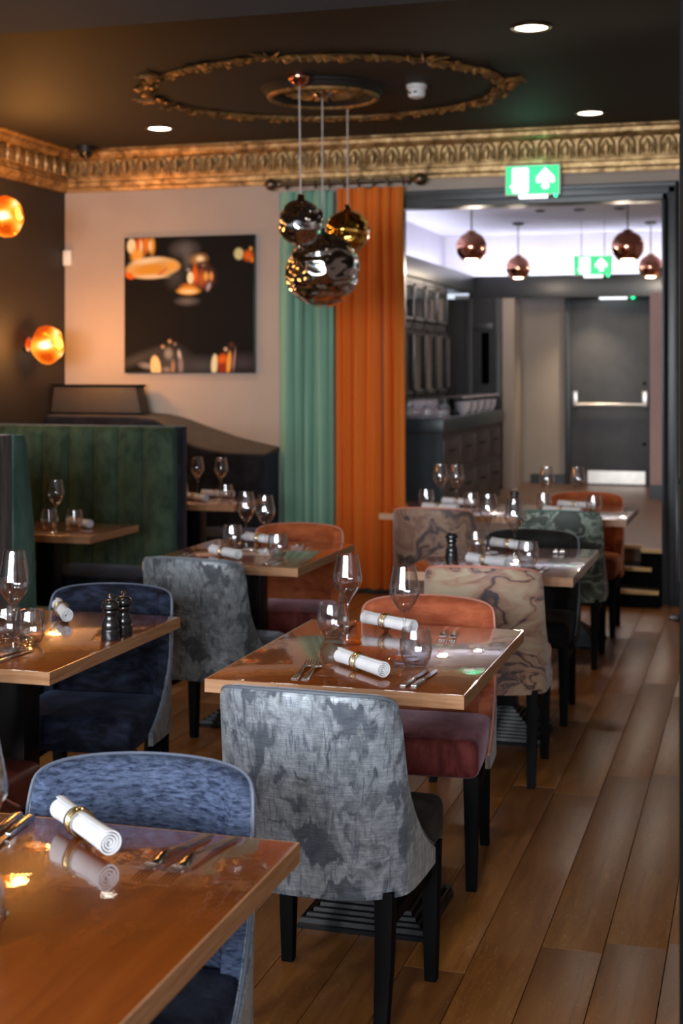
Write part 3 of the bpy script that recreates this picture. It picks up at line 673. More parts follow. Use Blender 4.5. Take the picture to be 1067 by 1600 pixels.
def curtain(name, u0, u1, z0, z1, npl, mt, lab, seed):
    rr = random.Random(seed); n = npl * 12; rows = 26
    root = thing(name, lab, 'curtain', ((u0 + u1) / 2, VB - 0.095, z0), 0, None)
    W_ = u1 - u0; ph = [rr.uniform(-0.5, 0.5) for _ in range(npl + 1)]; am = [rr.uniform(0.75, 1.25) for _ in range(npl + 1)]
    rings = []
    for r_ in range(rows + 1):
        q = r_ / rows; z = (z1 - z0) * q
        line = []
        for i in range(n + 1):
            s = i / n; k = npl * (s + 0.035 * math.sin(2 * PI * 1.6 * s + seed)); a = am[int(min(k, npl))]
            pin = 1 - 0.55 * math.exp(-((q - 0.955) / 0.035) ** 2)
            wob = 0.35 * math.sin(3.1 * q + ph[int(min(k, npl))] * 4)
            y = 0.036 * a * pin * math.sin(2 * PI * k + wob) + 0.006 * math.sin(9 * s + 5 * q)
            wid = 1.0 - 0.05 * math.exp(-((q - 0.9) / 0.12) ** 2) + 0.0 * (1 - q) ** 2
            x = (s - 0.5) * W_ * wid + 0.008 * math.sin(2 * PI * k * 2 + 1)
            line.append((x, y, z))
        rings.append(line + [(x, y + 0.006, z) for x, y, z in reversed(line)])
    obj('drape', MB().loft(rings).mesh('drape', True, 0, 80), mt, root)
    return root
curtain('green_curtain', -3.325, -2.90, 0.015, 2.835, 5, 'curtain_green', 'floor-length sage green pleated curtain on the bronze rod', 2)
curtain('orange_curtain', -2.88, -2.40, 0.03, 2.845, 5, 'curtain_orange', 'floor-length bright orange pleated curtain beside the doorway', 5)
rod = thing('curtain_rod', 'bronze curtain rod with ball finials above the two curtains', 'curtain rod', (-2.82, VB - 0.095, 2.893))
obj('pole', MB().tube([(-0.49, 0, 0), (0.47, 0, 0)], 0.016, 12).mesh('pole', True), 'bronze', rod)
cring = MB().tube([(0, 0.026 * math.cos(2 * PI * k / 16), 0.026 * math.sin(2 * PI * k / 16)) for k in range(16)], 0.0055, 6, True).mesh('curtain_ring', True)
for k in range(9): obj('curtain_ring', cring, 'bronze', rod, (-0.44 + k * 0.1075, 0.0, -0.012), (0, 0, R(rnd.uniform(-14, 14))))
fin = MB().lathe([(0.0, -0.01), (0.022, -0.01), (0.024, 0.0), (0.014, 0.01), (0.02, 0.02), (0.042, 0.045), (0.046, 0.065), (0.036, 0.09), (0.012, 0.11), (0.0, 0.115)], 18).mesh('finial', True)
obj('finial', fin, 'bronze', rod, (0.475, 0, 0), (0, R(90), 0)); obj('finial', fin, 'bronze', rod, (-0.495, 0, 0), (0, R(-90), 0))
for x in (-0.465, 0.44): obj('bracket', MB().tube([(x, 0.0, -0.0), (x, 0.05, -0.005), (x, 0.094, -0.02)], 0.012, 8).mesh('bracket', True), 'bronze', rod)

tag(obj('motion_sensor', bx('motion_sensor', -0.035, -0.05, -0.06, 0.035, 0, 0.06, 0.014), 'white_plastic', None, (-5.02, VB - 0.0, 2.407)), 'small white motion sensor in the wall corner', 'sensor')
c_ = thing('dome_camera', 'black dome camera under the ceiling in the corner', 'camera', (-4.75, 9.45, ZC))
obj('mount', MB().lathe([(0.07, 0), (0.07, -0.035), (0.055, -0.04), (0, -0.04)], 20).mesh('mount', True), 'black_plastic', c_)
obj('dome', MB().lathe([(0.052, -0.04), (0.048, -0.065), (0.03, -0.085), (0, -0.092)], 20).mesh('dome', True), 'mill_black', c_)
s_ = thing('smoke_detector', 'white round smoke detector on the dark ceiling', 'smoke detector', (-1.903, 7.944, ZC))
obj('base', MB().lathe([(0.06, 0), (0.06, -0.02), (0.05, -0.026), (0, -0.026)], 24).mesh('base', True), 'white_plastic', s_)
obj('head', MB().lathe([(0.048, -0.026), (0.052, -0.05), (0.044, -0.07), (0.02, -0.078), (0, -0.078)], 24).mesh('head', True), 'white_plastic', s_)
for a in (-0.35, 0.35): obj('slot', bx('slot', -0.010, -0.002, -0.006, 0.010, 0.002, 0.006), 'black_plastic', s_, (0.051 * math.sin(a - 0.28), -0.051 * math.cos(a - 0.28), -0.048), (0, 0, a - 0.28))

downlight(-1.057, 6.75, ZC, 'round white downlight between the wreath and bulkhead')
downlight(-3.905, 8.86, ZC, 'round white downlight in the ceiling corner before the picture wall')
downlight(-1.051, 9.10, ZC, 'round white downlight above the doorway exit sign')
downlight(-4.35, 6.1, ZC, 'added out-of-view downlight above the green velvet booth')  # added lamp out of view, for overhead light on this side
for x in (-3.6, -2.2, -0.4):  # unseen downlights added overhead to supply room light
    downlight(x, 3.4, 2.95, 'added out-of-view downlight in the lowered navy ceiling', 34)
    downlight(x, 1.0, 2.95, 'added out-of-view downlight in the lowered navy ceiling', 34)

# ------------------------------------------------------------------ blown pendants and amber wall lamps
def blob(r, seed, amp=0.07, sq=(1, 1, 1)):
    bm = bmesh.new(); bmesh.ops.create_icosphere(bm, subdivisions=5, radius=1)
    off = Vector((seed * 3.1, seed * 1.7, seed * 0.9))
    for v_ in bm.verts:
        n = v_.co.normalized(); k = 1 + amp * mnoise.noise(n * 1.6 + off) + amp * 0.35 * mnoise.noise(n * 4.0 + off)
        v_.co = Vector((n.x * sq[0], n.y * sq[1], n.z * sq[2])) * r * k
    me = bpy.data.meshes.new('globe'); bm.to_mesh(me); bm.free()
    me.polygons.foreach_set('use_smooth', [True] * len(me.polygons)); me.materials.append(None); return me
def melt_pendant(x, y, zg, r, mt, capm, lab, seed, cx, cy):
    p = thing('melt_pendant', lab, 'pendant lamp', (cx, cy, ZC))
    dx, dy = x - cx, y - cy; zc = zg - ZC
    obj('globe', blob(r, seed, 0.05), mt, p, (dx, dy, zc), (0, 0, seed))
    obj('neck', MB().lathe([(0.0, 0.03), (0.018, 0.03), (0.022, 0.0), (0.03, -0.012), (0, -0.012)], 16).mesh('neck', True), capm, p, (dx, dy, zc + r * 1.0))
    obj('cord', MB().tube([(dx, dy, zc + r), (0, 0, -0.03)], 0.0045, 6).mesh('cord'), 'clear_cord', p)
    obj('canopy', MB().lathe([(0.062, 0.0), (0.064, -0.015), (0.055, -0.035), (0.03, -0.055), (0.012, -0.065), (0, -0.066)], 24).mesh('canopy', True), capm, p)
plain('clear_cord', (0.55, 0.46, 0.42), 0.3)
melt_pendant(-2.45, 7.48, 2.38, 0.128, 'melt_silver', 'copper', 'small silver blown-glass pendant with copper canopy above the smoky globe', 1, -2.46, 7.48)
melt_pendant(-2.45, 7.88, 2.145, 0.215, 'melt_smoke', 'steel', 'large smoky mirrored blown-glass pendant lowest of the cluster', 2, -2.45, 7.88)
melt_pendant(-2.40, 8.23, 2.40, 0.132, 'melt_gold', 'copper', 'small gold blown-glass pendant behind the smoky globe', 3, -2.40, 8.23)

def wall_lamp(y, z, lab, seed, power=22):
    p = thing('wall_lamp', lab, 'wall lamp', (UL, y, z))
    obj('back_plate', MB().lathe([(0.0, 0.0), (0.055, 0.0), (0.055, 0.018), (0.04, 0.026), (0, 0.026)], 20).mesh('back_plate', True), 'copper', p, (0, 0, 0), (0, R(90), 0))
    obj('arm', MB().tube([(0.02, 0, 0), (0.06, 0, 0)], 0.02, 10).mesh('arm', True), 'copper', p)
    obj('globe', blob(0.125, seed, 0.08, (0.92, 0.92, 1.1)), 'amber_glow', p, (0.165, 0, 0))
    point('lamp_light', (0.33, 0, 0.02), power, (1.0, 0.42, 0.10), 0.10, p)
wall_lamp(9.14, 1.745, 'glowing amber blown-glass wall lamp low in the corner by the picture', 1)
wall_lamp(8.56, 2.60, 'glowing amber blown-glass wall lamp high on the black wall', 2)
wall_lamp(7.1, 1.75, 'added out-of-view amber blown-glass wall lamp over the green booth', 3, 12)  # lamp added out of view for more amber light
wall_lamp(5.7, 1.85, 'added out-of-view amber blown-glass wall lamp over the near booth', 4, 12)  # another unseen lamp, added for the amber light along this wall

# ------------------------------------------------------------------ booths
b2 = thing('velvet_booth', 'green channelled velvet booth back with dark edge', 'booth', (0, 0, 0))
obj('back_panel', bx('back_panel', UL + 0.02, 7.46, 0.02, -3.16, 7.56, 1.245, 0.012), 'velvet_ink', b2)
edges_ = [-5.03, -4.85, -4.68, -4.51, -4.34, -4.17, -4.00, -3.83, -3.676, -3.524, -3.369, -3.18]
for a, b in zip(edges_[:-1], edges_[1:]):
    n = 8; ring = []
    pts = []
    for k in range(n + 1):
        s = k / n; pts.append((a + 0.002 + (b - a - 0.004) * s, 7.455 - 0.055 - 0.014 * math.sin(PI * s) ** 0.6))
    rings = []
    for z, ins in ((0.42, 0.0), (1.19, 0.0), (1.225, 0.012), (1.245, 0.035)):
        rings.append([(x, min(7.455, y + ins), z) for x, y in pts] + [(pts[-1][0], 7.46, z), (pts[0][0], 7.46, z)])
    obj('channel', MB().loft(rings).mesh('channel', True, 0, 50), 'velvet_green', b2)
obj('seat', bx('seat', UL + 0.02, 6.93, 0.30, -3.20, 7.42, 0.46, 0.03), 'velvet_ink', b2)  # ink-dark seat colour stands in for shade falling on the bench
obj('plinth', bx('plinth', UL + 0.02, 6.98, 0, -3.22, 7.46, 0.30), 'black_wood', b2)
b1 = thing('velvet_booth', 'taupe-backed booth divider with teal velvet inner edge', 'booth', (0, 0, 0))
obj('back_panel', bx('back_panel', UL + 0.02, 5.14, 0.02, -2.99, 5.28, 1.30, 0.012), 'velvet_taupe', b1)
obj('cushion', MB().prism([(5.28, 0.44), (5.49, 0.44), (5.46, 0.9), (5.40, 1.25), (5.375, 1.295), (5.28, 1.30)], 'x', UL + 0.02, -2.985).mesh('cushion', True, 0.01), 'velvet_green_edge', b1)
obj('seat', bx('seat', UL + 0.02, 5.30, 0.30, -2.96, 6.02, 0.46, 0.03), 'velvet_green_edge', b1)
obj('plinth', bx('plinth', UL + 0.02, 5.29, 0, -3.0, 5.95, 0.30), 'black_wood', b1)
# corner banquette on the back wall, its grey capping sweeping down to the curtain
bq = thing('corner_banquette', 'black velvet banquette along the back wall with sweeping grey capping', 'banquette', (0, 0, 0))
stn = [(-5.05, 1.226, 1.245), (-4.35, 1.226, 1.245), (-4.20, 1.205, 1.232), (-4.115, 1.165, 1.215), (-4.04, 1.11, 1.195), (-3.967, 1.058, 1.170), (-3.893, 1.022, 1.145), (-3.78, 0.995, 1.11), (-3.674, 0.979, 1.075), (-3.5, 0.973, 1.035), (-3.345, 0.972, 1.005)]
front, cap_ = [], []
obj('back_pad', MB().loft([[(x, 9.40, 0.44), (x, 9.40, zf - 0.01), (x, 9.415, zf), (x, VB - 0.02, zf - 0.002), (x, VB - 0.02, 0.44)] for x, zf, zb in stn]).mesh('back_pad', True, 0, 50), 'velvet_ink', bq)
obj('capping', MB().loft([[(x, 9.43, zf + 0.0005), (x, 9.43, zf + 0.006), (x, VB - 0.003, zb + 0.006), (x, VB - 0.003, zf + 0.0005)] for x, zf, zb in stn]).mesh('capping', True, 0, 50), 'grey_felt', bq)
obj('seat', bx('seat', -5.04, 8.85, 0.30, -3.36, 9.40, 0.46, 0.03), 'velvet_ink', bq)
obj('plinth', bx('plinth', -5.04, 8.9, 0, -3.38, 9.70, 0.30), 'black_wood', bq)
bxm = MB().loft([[(-0.35, -0.10, 0), (0.37, -0.10, 0), (0.37, 0.07, 0), (-0.35, 0.07, 0)], [(-0.33, -0.09, 0.19), (0.325, -0.09, 0.19), (0.325, 0.06, 0.19), (-0.33, 0.06, 0.19)]]).mesh('box_body', True, 0.004)
pbx = thing('banquette_box', 'dark brown tapered box standing on the banquette ledge by the picture', 'box', (-4.69, 9.56, 1.253))
obj('body', bxm, 'brown_leatherette', pbx); obj('lid', bx('lid', -0.345, -0.10, 0.19, 0.335, 0.07, 0.205, 0.003), 'black_wood', pbx)

# ------------------------------------------------------------------ chairs
HALF = [(0, -.246, .828), (.08, -.241, .826), (.145, -.223, .822), (.193, -.195, .815), (.2195, -.170, .799), (.2275, -.157, .760), (.231, -.149, .690), (.233, -.139, .620), (.236, -.118, .560), (.238, -.082, .505), (.239, -.034, .456), (.239, .022, .416), (.2385, .075, .388)]
def crom(P, per=4):
    out = []
    for i in range(len(P) - 1):
        p0 = P[max(i - 1, 0)]; p1 = P[i]; p2 = P[i + 1]; p3 = P[min(i + 2, len(P) - 1)]
        for k in range(per):
            t_ = k / per
            out.append(tuple(0.5 * (2 * b + (c - a) * t_ + (2 * a - 5 * b + 4 * c - d_) * t_ ** 2 + (3 * b - a - 3 * c + d_) * t_ ** 3) for a, b, c, d_ in zip(p0, p1, p2, p3)))
    out.append(P[-1]); return out
def chair_path():
    full = [(-x, y, z) for x, y, z in reversed(HALF[1:])] + HALF
    pts = crom(full, 3); res = []
    for i, (x, y, zt) in enumerate(pts):
        a = pts[max(i - 1, 0)]; b = pts[min(i + 1, len(pts) - 1)]
        tx, ty = b[0] - a[0], b[1] - a[1]; L = math.hypot(tx, ty) or 1
        res.append((x, y, zt, -ty / L, tx / L))        # inward normal
    return res
CP = chair_path()
def cpos(p, off, z):
    x, y, zt, nx, ny = p
    k = max(0.0, (z - 0.45) / 0.37); wgt = max(0.0, min(1.0, (0.06 - y) / 0.26))
    return (x + nx * off, y + ny * off - 0.045 * k * wgt, z)
def shell_mesh():
    rings = []
    for p in CP:
        zt = p[2]; zs = [0.345 + (zt - 0.345) * k / 9 for k in range(10)]
        r_ = [cpos(p, 0.004, 0.345)] + [cpos(p, 0, z) for z in zs[:-1]] + [cpos(p, 0, zt - 0.006), cpos(p, 0.004, zt + 0.0), cpos(p, 0.014, zt)]
        r_ += [cpos(p, 0.016, z) for z in reversed(zs[:-1])]
        rings.append(r_)
    return MB().loft(rings).mesh('back_shell', True, 0, 60)
def pad_mesh():
    rings = []
    for p in [q for q in CP if q[2] > 0.53]:
        zt = p[2]; z0 = 0.42; zs = [z0 + (zt - 0.022 - z0) * k / 8 for k in range(9)]
        th = 0.052
        r_ = [cpos(p, 0.0165, z0)] + [cpos(p, th + 0.006 * math.sin(PI * k / 8), z) for k, z in enumerate(zs)]
        r_ += [cpos(p, th - 0.006, zt - 0.006), cpos(p, th - 0.018, zt + 0.003), cpos(p, 0.026, zt + 0.006), cpos(p, 0.012, zt + 0.004), cpos(p, 0.0165, zt - 0.01)]
        rings.append(r_)
    return MB().loft(rings).mesh('backrest', True, 0, 70)
def piping_mesh():
    return MB().tube([cpos(p, 0.006, p[2] + 0.003) for p in CP], 0.0042, 6).mesh('piping', True)
def rbox(name, x0, y0, z0, x1, y1, z1, r, seg=3, puff=0.0):
    bm = bmesh.new(); bmesh.ops.create_cube(bm, size=1)
    for v_ in bm.verts: v_.co = Vector(((x0 + x1) / 2 + v_.co.x * (x1 - x0), (y0 + y1) / 2 + v_.co.y * (y1 - y0), (z0 + z1) / 2 + v_.co.z * (z1 - z0)))
    bmesh.ops.bevel(bm, geom=list(bm.edges), offset=r, segments=seg, affect='EDGES', profile=0.5)
    top = [f for f in bm.faces if f.normal.z > 0.99]
    if puff:
        r2 = bmesh.ops.inset_region(bm, faces=top, thickness=min(x1 - x0, y1 - y0) * 0.25)
        for f in top:
            for v_ in f.verts: v_.co.z += puff
    me = bpy.data.meshes.new(name); bm.to_mesh(me); bm.free()
    me.polygons.foreach_set('use_smooth', [True] * len(me.polygons)); me.materials.append(None); return me
def leg_mesh(rear):
    sec = [(0.0, 0.0, 0.0155), (0.12, 0.0, 0.0185), (0.36, 0.0, 0.0235)] if not rear else [(0.0, -0.050, 0.015), (0.09, -0.028, 0.017), (0.20, -0.008, 0.020), (0.36, 0.0, 0.0225)]
    return MB().loft([[(-h, y - h, z), (h, y - h, z), (h, y + h, z), (-h, y + h, z)] for z, y, h in sec]).mesh('leg', True, 0.003)
def chair(u, v, rz, lab, outer, inner, seat, pipe, group=None):
    t_ = thing('dining_chair', lab, 'chair', (u, v, 0), R(rz), 'upholstered dining chairs')
    obj('back_shell', cached('shell', shell_mesh), outer, t_)
    obj('backrest', cached('pad', pad_mesh), inner, t_)
    obj('piping', cached('piping', piping_mesh), pipe, t_)
    obj('seat', cached('seat', lambda: rbox('seat', -0.2215, -0.15, 0.352, 0.2215, 0.245, 0.472, 0.03, 3, 0.012)), seat, t_)
    for sx in (-1, 1):
        obj('leg', cached('legf', lambda: leg_mesh(False)), 'black_wood', t_, (sx * 0.196, 0.195, 0))
        obj('leg', cached('legr', lambda: leg_mesh(True)), 'black_wood', t_, (sx * 0.186, -0.178, 0))
        obj('stretcher', cached('stretch', lambda: bx('stretcher', -0.011, -0.18, -0.016, 0.011, 0.195, 0.016, 0.002)), 'black_wood', t_, (sx * 0.19, 0, 0.285))
    if abs(rz) > 90: t_.scale = (1, 1, 0.972)
    return t_
SIL, TER, GRY, ORC, PAL, BLK, SWI, GRN, ORS, BUR, NVY, BLU = ('silver-blue brocade chair', 'terracotta velvet chair', 'grey scroll damask chair', 'orange chair before the green curtain', 'pale marbled chair with pink piping', 'black velvet chair', 'brown swirl-marbled chair', 'green marbled chair', 'orange chair by the steps', 'burgundy leather chair', 'dark navy chair', 'streaky blue velvet chair')
chair(-1.02, 3.385, -2, 'low-backed dining chair in silver-blue brocade with a black seat', 'damask_silver', 'velvet_slate', 'velvet_black', 'grey_piping')
chair(-1.05, 4.40, 184, 'terracotta velvet dining chair with mauve seat front', 'marble_brown', 'velvet_terracotta', 'velvet_mauve', 'pink_piping')
chair(-2.15, 5.435, -5, 'dining chair with grey scroll damask back beside the green booth', 'damask_grey', 'velvet_slate', 'velvet_slate', 'grey_piping')
chair(-2.16, 6.41, 184, 'orange velvet dining chair standing before the green curtain', 'marble_brown', 'velvet_orange', 'velvet_mauve', 'pink_piping')
chair(-1.03, 5.53, 3, 'dining chair with pale beige marbled back and pink piping', 'marble_pale', 'velvet_terracotta', 'velvet_terracotta', 'pink_piping')
chair(-1.04, 6.475, 181, 'plain black velvet dining chair at the single-mill table', 'velvet_black', 'velvet_black', 'velvet_black', 'grey_piping')
chair(-1.70, 7.68, 0, 'dining chair with brown swirl-marbled back near the orange curtain', 'marble_brown', 'velvet_terracotta', 'velvet_terracotta', 'pink_piping')
chair(-1.04, 7.73, 2, 'dining chair with dark green marbled back and teal piping', 'marble_green', 'velvet_green_edge', 'velvet_black', 'teal_piping')
chair(-1.04, 8.62, 180, 'orange velvet dining chair nearest the brass-edged steps', 'velvet_orange', 'velvet_orange', 'velvet_orange', 'pink_piping')
chair(-2.16, 3.36, 0, 'dining chair with burgundy leather seat facing the twin-mill table', 'leather_burgundy', 'leather_burgundy', 'leather_burgundy', 'pink_piping')
chair(-2.16, 4.34, 186, 'dark navy velvet dining chair at the twin-mill table', 'damask_grey', 'velvet_navy', 'velvet_navy', 'navy_piping')
chair(-1.12, 2.315, 187, 'streaky light blue velvet dining chair tucked at the big table', 'damask_silver', 'velvet_blue', 'velvet_navy', 'navy_piping')

# ------------------------------------------------------------------ tables
TZ = 0.75
def base_mesh():
    pr = [(0.0, 0.14), (0.055, 0.14)]
    n = 9; r0, r1 = 0.065, 0.262
    for k in range(n):
        ra = r0 + (r1 - r0) * k / n; rb = r0 + (r1 - r0) * (k + 1) / n
        z = 0.10 * (1 - (k / n)) ** 1.15 + 0.018
        pr += [(ra, z - 0.006), (ra + 0.004, z + 0.006), (rb - 0.010, z + 0.003), (rb - 0.006, z - 0.010)]
    pr += [(r1, 0.012), (r1, 0.0), (0, 0)]
    return MB().lathe(pr, 4, a0=PI / 4).mesh('base', False)
def table(u0, u1, v0, v1, lab, rz=0.0, z=TZ):
    cu, cv = (u0 + u1) / 2, (v0 + v1) / 2; hx, hy = (u1 - u0) / 2, (v1 - v0) / 2
    t_ = thing('dining_table', lab, 'table', (cu, cv, 0), R(rz), 'wooden dining tables')
    obj('tabletop', bx('tabletop', -hx + 0.004, -hy + 0.004, z - 0.036, hx - 0.004, hy - 0.004, z, 0.003), 'lacquer_top', t_)
    e = MB().box(-hx, -hy, z - 0.036, hx, -hy + 0.004, z - 0.001).box(-hx, hy - 0.004, z - 0.036, hx, hy, z - 0.001).box(-hx, -hy + 0.004, z - 0.036, -hx + 0.004, hy - 0.004, z - 0.001).box(hx - 0.004, -hy + 0.004, z - 0.036, hx, hy - 0.004, z - 0.001)
    obj('edging', e.mesh('edging'), 'table_edge', t_)
    obj('column', bx('column', -0.05, -0.05, 0.13, 0.05, 0.05, z - 0.05, 0.004), 'cast_iron', t_)
    obj('mounting_plate', bx('mounting_plate', -0.18, -0.18, z - 0.052, 0.18, 0.18, z - 0.036), 'cast_iron', t_)
    obj('base', cached('base', base_mesh), 'cast_iron', t_)
    return (cu, cv)
T1 = table(-1.47, -0.77, 1.42, 2.345, 'lacquered table with one napkin roll before the streaky blue chair')
TL = table(-2.55, -1.85, 3.465, 4.365, 'lacquered table carrying the pair of black mills')
T3 = table(-1.42, -0.72, 3.515, 4.45, 'lacquered table between the silver brocade and terracotta chairs')
T2 = table(-2.535, -1.838, 5.57, 6.42, 'lacquered table between the grey damask and orange chairs')
T4 = table(-1.41, -0.715, 5.615, 6.53, 'lacquered table with a single black mill by the pale marbled chair')
T5 = table(-2.10, -1.405, 7.84, 8.585, 'lacquered table beside the orange curtain')
T6 = table(-1.402, -0.71, 7.84, 8.585, 'lacquered table end-on to the steps by the green marbled chair')
TB1 = table(-3.90, -3.16, 6.33, 6.895, 'lacquered booth table before the green velvet booth back')
TB2 = table(-3.78, -3.05, 8.02, 8.60, 'lacquered booth table before the black velvet banquette')

# ------------------------------------------------------------------ tableware
def wg_bowl():
    o_ = [(0.0045, 0.112), (0.006, 0.122), (0.016, 0.138), (0.032, 0.160), (0.0425, 0.180), (0.044, 0.190), (0.0425, 0.205), (0.038, 0.232), (0.0315, 0.264), (0.0315, 0.265), (0.0306, 0.265), (0.037, 0.232), (0.0415, 0.205), (0.043, 0.190), (0.0415, 0.181), (0.031, 0.162), (0.015, 0.141), (0.0, 0.132)]
    return MB().lathe(o_, 32, cap=False).mesh('bowl', True, 0, 60)
def wg_stem(): return MB().lathe([(0.0075, 0.004), (0.0042, 0.014), (0.0034, 0.05), (0.0036, 0.10), (0.0045, 0.112)], 12, cap=False).mesh('stem', True)
def wg_foot(): return MB().lathe([(0.0, 0.0), (0.044, 0.0), (0.0445, 0.0015), (0.043, 0.003), (0.02, 0.004), (0.0075, 0.0045), (0.0, 0.0045)], 32).mesh('foot', True)
def wine_glass(u, v, lab, z=TZ):
    g = thing('wine_glass', lab, 'wine glass', (u, v, z + 0.0004), 0, 'stemmed wine glasses on the tables')
    obj('bowl', cached('wgb', wg_bowl), 'clear_glass', g); obj('stem', cached('wgs', wg_stem), 'clear_glass', g); obj('foot', cached('wgf', wg_foot), 'clear_glass', g)
def tumbler_mesh():
    o_ = [(0.0, 0.0), (0.024, 0.0), (0.030, 0.003), (0.040, 0.022), (0.0455, 0.048), (0.0445, 0.075), (0.0385, 0.104), (0.0385, 0.105), (0.0372, 0.105), (0.043, 0.075), (0.044, 0.048), (0.038, 0.023), (0.026, 0.010), (0.0, 0.009)]
    return MB().lathe(o_, 32, cap=False).mesh('tumbler', True, 0, 60)
def tumbler(u, v, lab, z=TZ):
    tag(obj('tumbler', cached('tum', tumbler_mesh), 'clear_glass', None, (u, v, z + 0.0004)), lab, 'tumbler', 'stemless tumblers on the tables')
NR = 0.0205
def napkin_mesh():
    m = MB(); turns = 3.6; n = 76; L = 0.115; th = 0.0026
    rings = []
    for s in range(7):
        x = -L + 2 * L * s / 6; outer, inner = [], []
        fl_ = 1 + 0.10 * (abs(x) / L) ** 3
        for k in range(n + 1):
            q = k / n; a = 2 * PI * turns * q - 1.9; r = (0.0035 + (NR - 0.0035) * q) * fl_
            dx = (0.006 * (1 - q)) if s == 6 else (-0.004 * (1 - q) if s == 0 else 0)
            outer.append((x - dx * 0.5, r * math.cos(a), r * math.sin(a)))
            inner.append((x - dx * 0.5, (r - th) * math.cos(a), (r - th) * math.sin(a)))
        rings.append(outer + inner[::-1])
    m.loft(rings, True, False)
    for ring, rev in ((0, False), (6, True)):
        b = ring * (2 * (n + 1)); N2 = 2 * (n + 1)
        for k in range(n):
            q = (b + k, b + k + 1, b + N2 - 2 - k, b + N2 - 1 - k); m.f.append(q if rev else q[::-1])
    return m.mesh('napkin_cloth', True, 0, 50)
def nring_mesh():
    m = MB()
    for k, (dx, tl_) in enumerate(((-0.011, 0.10), (-0.005, -0.14), (0.001, 0.16), (0.006, -0.08), (0.011, 0.05))):
        R_ = 0.0232 + 0.0008 * (k % 2)
        m.tube([(dx + tl_ * R_ * math.cos(2 * PI * j / 24), R_ * math.cos(2 * PI * j / 24), R_ * math.sin(2 * PI * j / 24)) for j in range(24)], 0.0017, 6, True)
    return m.mesh('napkin_ring', True)
def napkin(p0, p1, lab, z=TZ, k=0.45):
    cx, cy = (p0[0] + p1[0]) / 2, (p0[1] + p1[1]) / 2; a = math.atan2(p1[1] - p0[1], p1[0] - p0[0])
    t_ = thing('napkin_roll', lab, 'napkin', (cx, cy, z + 0.0255), a, 'rolled napkins on the tables')
    obj('cloth', cached('nap', napkin_mesh), 'linen', t_)
    obj('ring', cached('nring', nring_mesh), 'brass_wire', t_, ((k - 0.5) * 0.2, 0, 0))
def strip(m, secs):   # secs: (y, halfwidth, zmid, thickness)
    m.loft([[(-w_, y, z - h / 2), (w_, y, z - h / 2), (w_ * 0.8, y, z + h / 2), (-w_ * 0.8, y, z + h / 2)] for y, w_, z, h in secs])
def fork_mesh():
    m = MB()
    strip(m, [(-0.105, 0.0095, 0.004, 0.003), (-0.10, 0.0105, 0.004, 0.0035), (-0.05, 0.0065, 0.006, 0.0035), (0.0, 0.0035, 0.011, 0.004), (0.025, 0.0032, 0.012, 0.004), (0.042, 0.010, 0.009, 0.0025), (0.055, 0.0125, 0.006, 0.002), (0.062, 0.0125, 0.005, 0.002)])
    for k in range(4):
        x = -0.0105 + 0.007 * k; b = len(m.v)
        strip(m, [(0.061, 0.0019, 0.005, 0.002), (0.085, 0.0016, 0.0055, 0.0018), (0.108, 0.0008, 0.011, 0.0012)])
        for i in range(b, len(m.v)): m.v[i] = (m.v[i][0] + x, m.v[i][1], m.v[i][2])
    return m.mesh('fork', True, 0, 50)
def knife_h(): 
    m = MB(); strip(m, [(-0.112, 0.0085, 0.005, 0.006), (-0.105, 0.0100, 0.005, 0.0075), (-0.04, 0.0085, 0.005, 0.0075), (0.0, 0.0055, 0.005, 0.006)]); return m.mesh('handle', True, 0.001)
def knife_b():
    m = MB(); m.loft([[(-0.0045 + dx, y, 0.0040), (w_, y, 0.0040), (w_, y, 0.0055), (-0.0045 + dx, y, 0.0055)] for y, w_, dx in ((0.0, 0.0045, 0), (0.01, 0.0085, 0), (0.06, 0.0095, 0), (0.09, 0.008, 0), (0.105, 0.003, 0.001), (0.112, -0.002, 0.001))]); return m.mesh('blade', True, 0, 50)
def fork(u, v, a, lab, z=TZ):
    tag(obj('fork', cached('fork', fork_mesh), 'steel', None, (u, v, z - 0.0015), (0, 0, a)), lab, 'fork', 'steel forks on the tables')
def knife(u, v, a, lab, z=TZ):
    k = thing('knife', lab, 'knife', (u, v, z - 0.001), a, 'steel knives on the tables')
    obj('handle', cached('kh', knife_h), 'steel', k); obj('blade', cached('kb', knife_b), 'steel', k)
def mill(u, v, lab, z=TZ, h=1.0):
    t_ = thing('pepper_mill', lab, 'mill', (u, v, z), 0.3, 'black mills on the tables')
    body = [(0.0, 0.0), (0.0275, 0.0), (0.0285, 0.004), (0.028, 0.030), (0.0275, 0.034), (0.0255, 0.036), (0.0265, 0.040), (0.027, 0.048), (0.022, 0.060), (0.018, 0.070), (0.0195, 0.080), (0.024, 0.086), (0.0235, 0.090), (0.018, 0.092), (0, 0.092)]
    head = [(0.0, 0.092), (0.018, 0.092), (0.0255, 0.096), (0.0275, 0.104), (0.024, 0.114), (0.014, 0.121), (0, 0.122)]
    obj('body', cached('millb', lambda: MB().lathe(body, 24).mesh('body', True, 0, 40)), 'mill_black', t_)
    obj('head', cached('millh', lambda: MB().lathe(head, 24).mesh('head', True, 0, 40)), 'mill_black', t_)
    obj('finial', cached('millf', lambda: MB().lathe([(0.003, 0.12), (0.003, 0.128), (0.0085, 0.129), (0.009, 0.134), (0.004, 0.137), (0, 0.137)], 12).mesh('finial', True)), 'steel', t_)

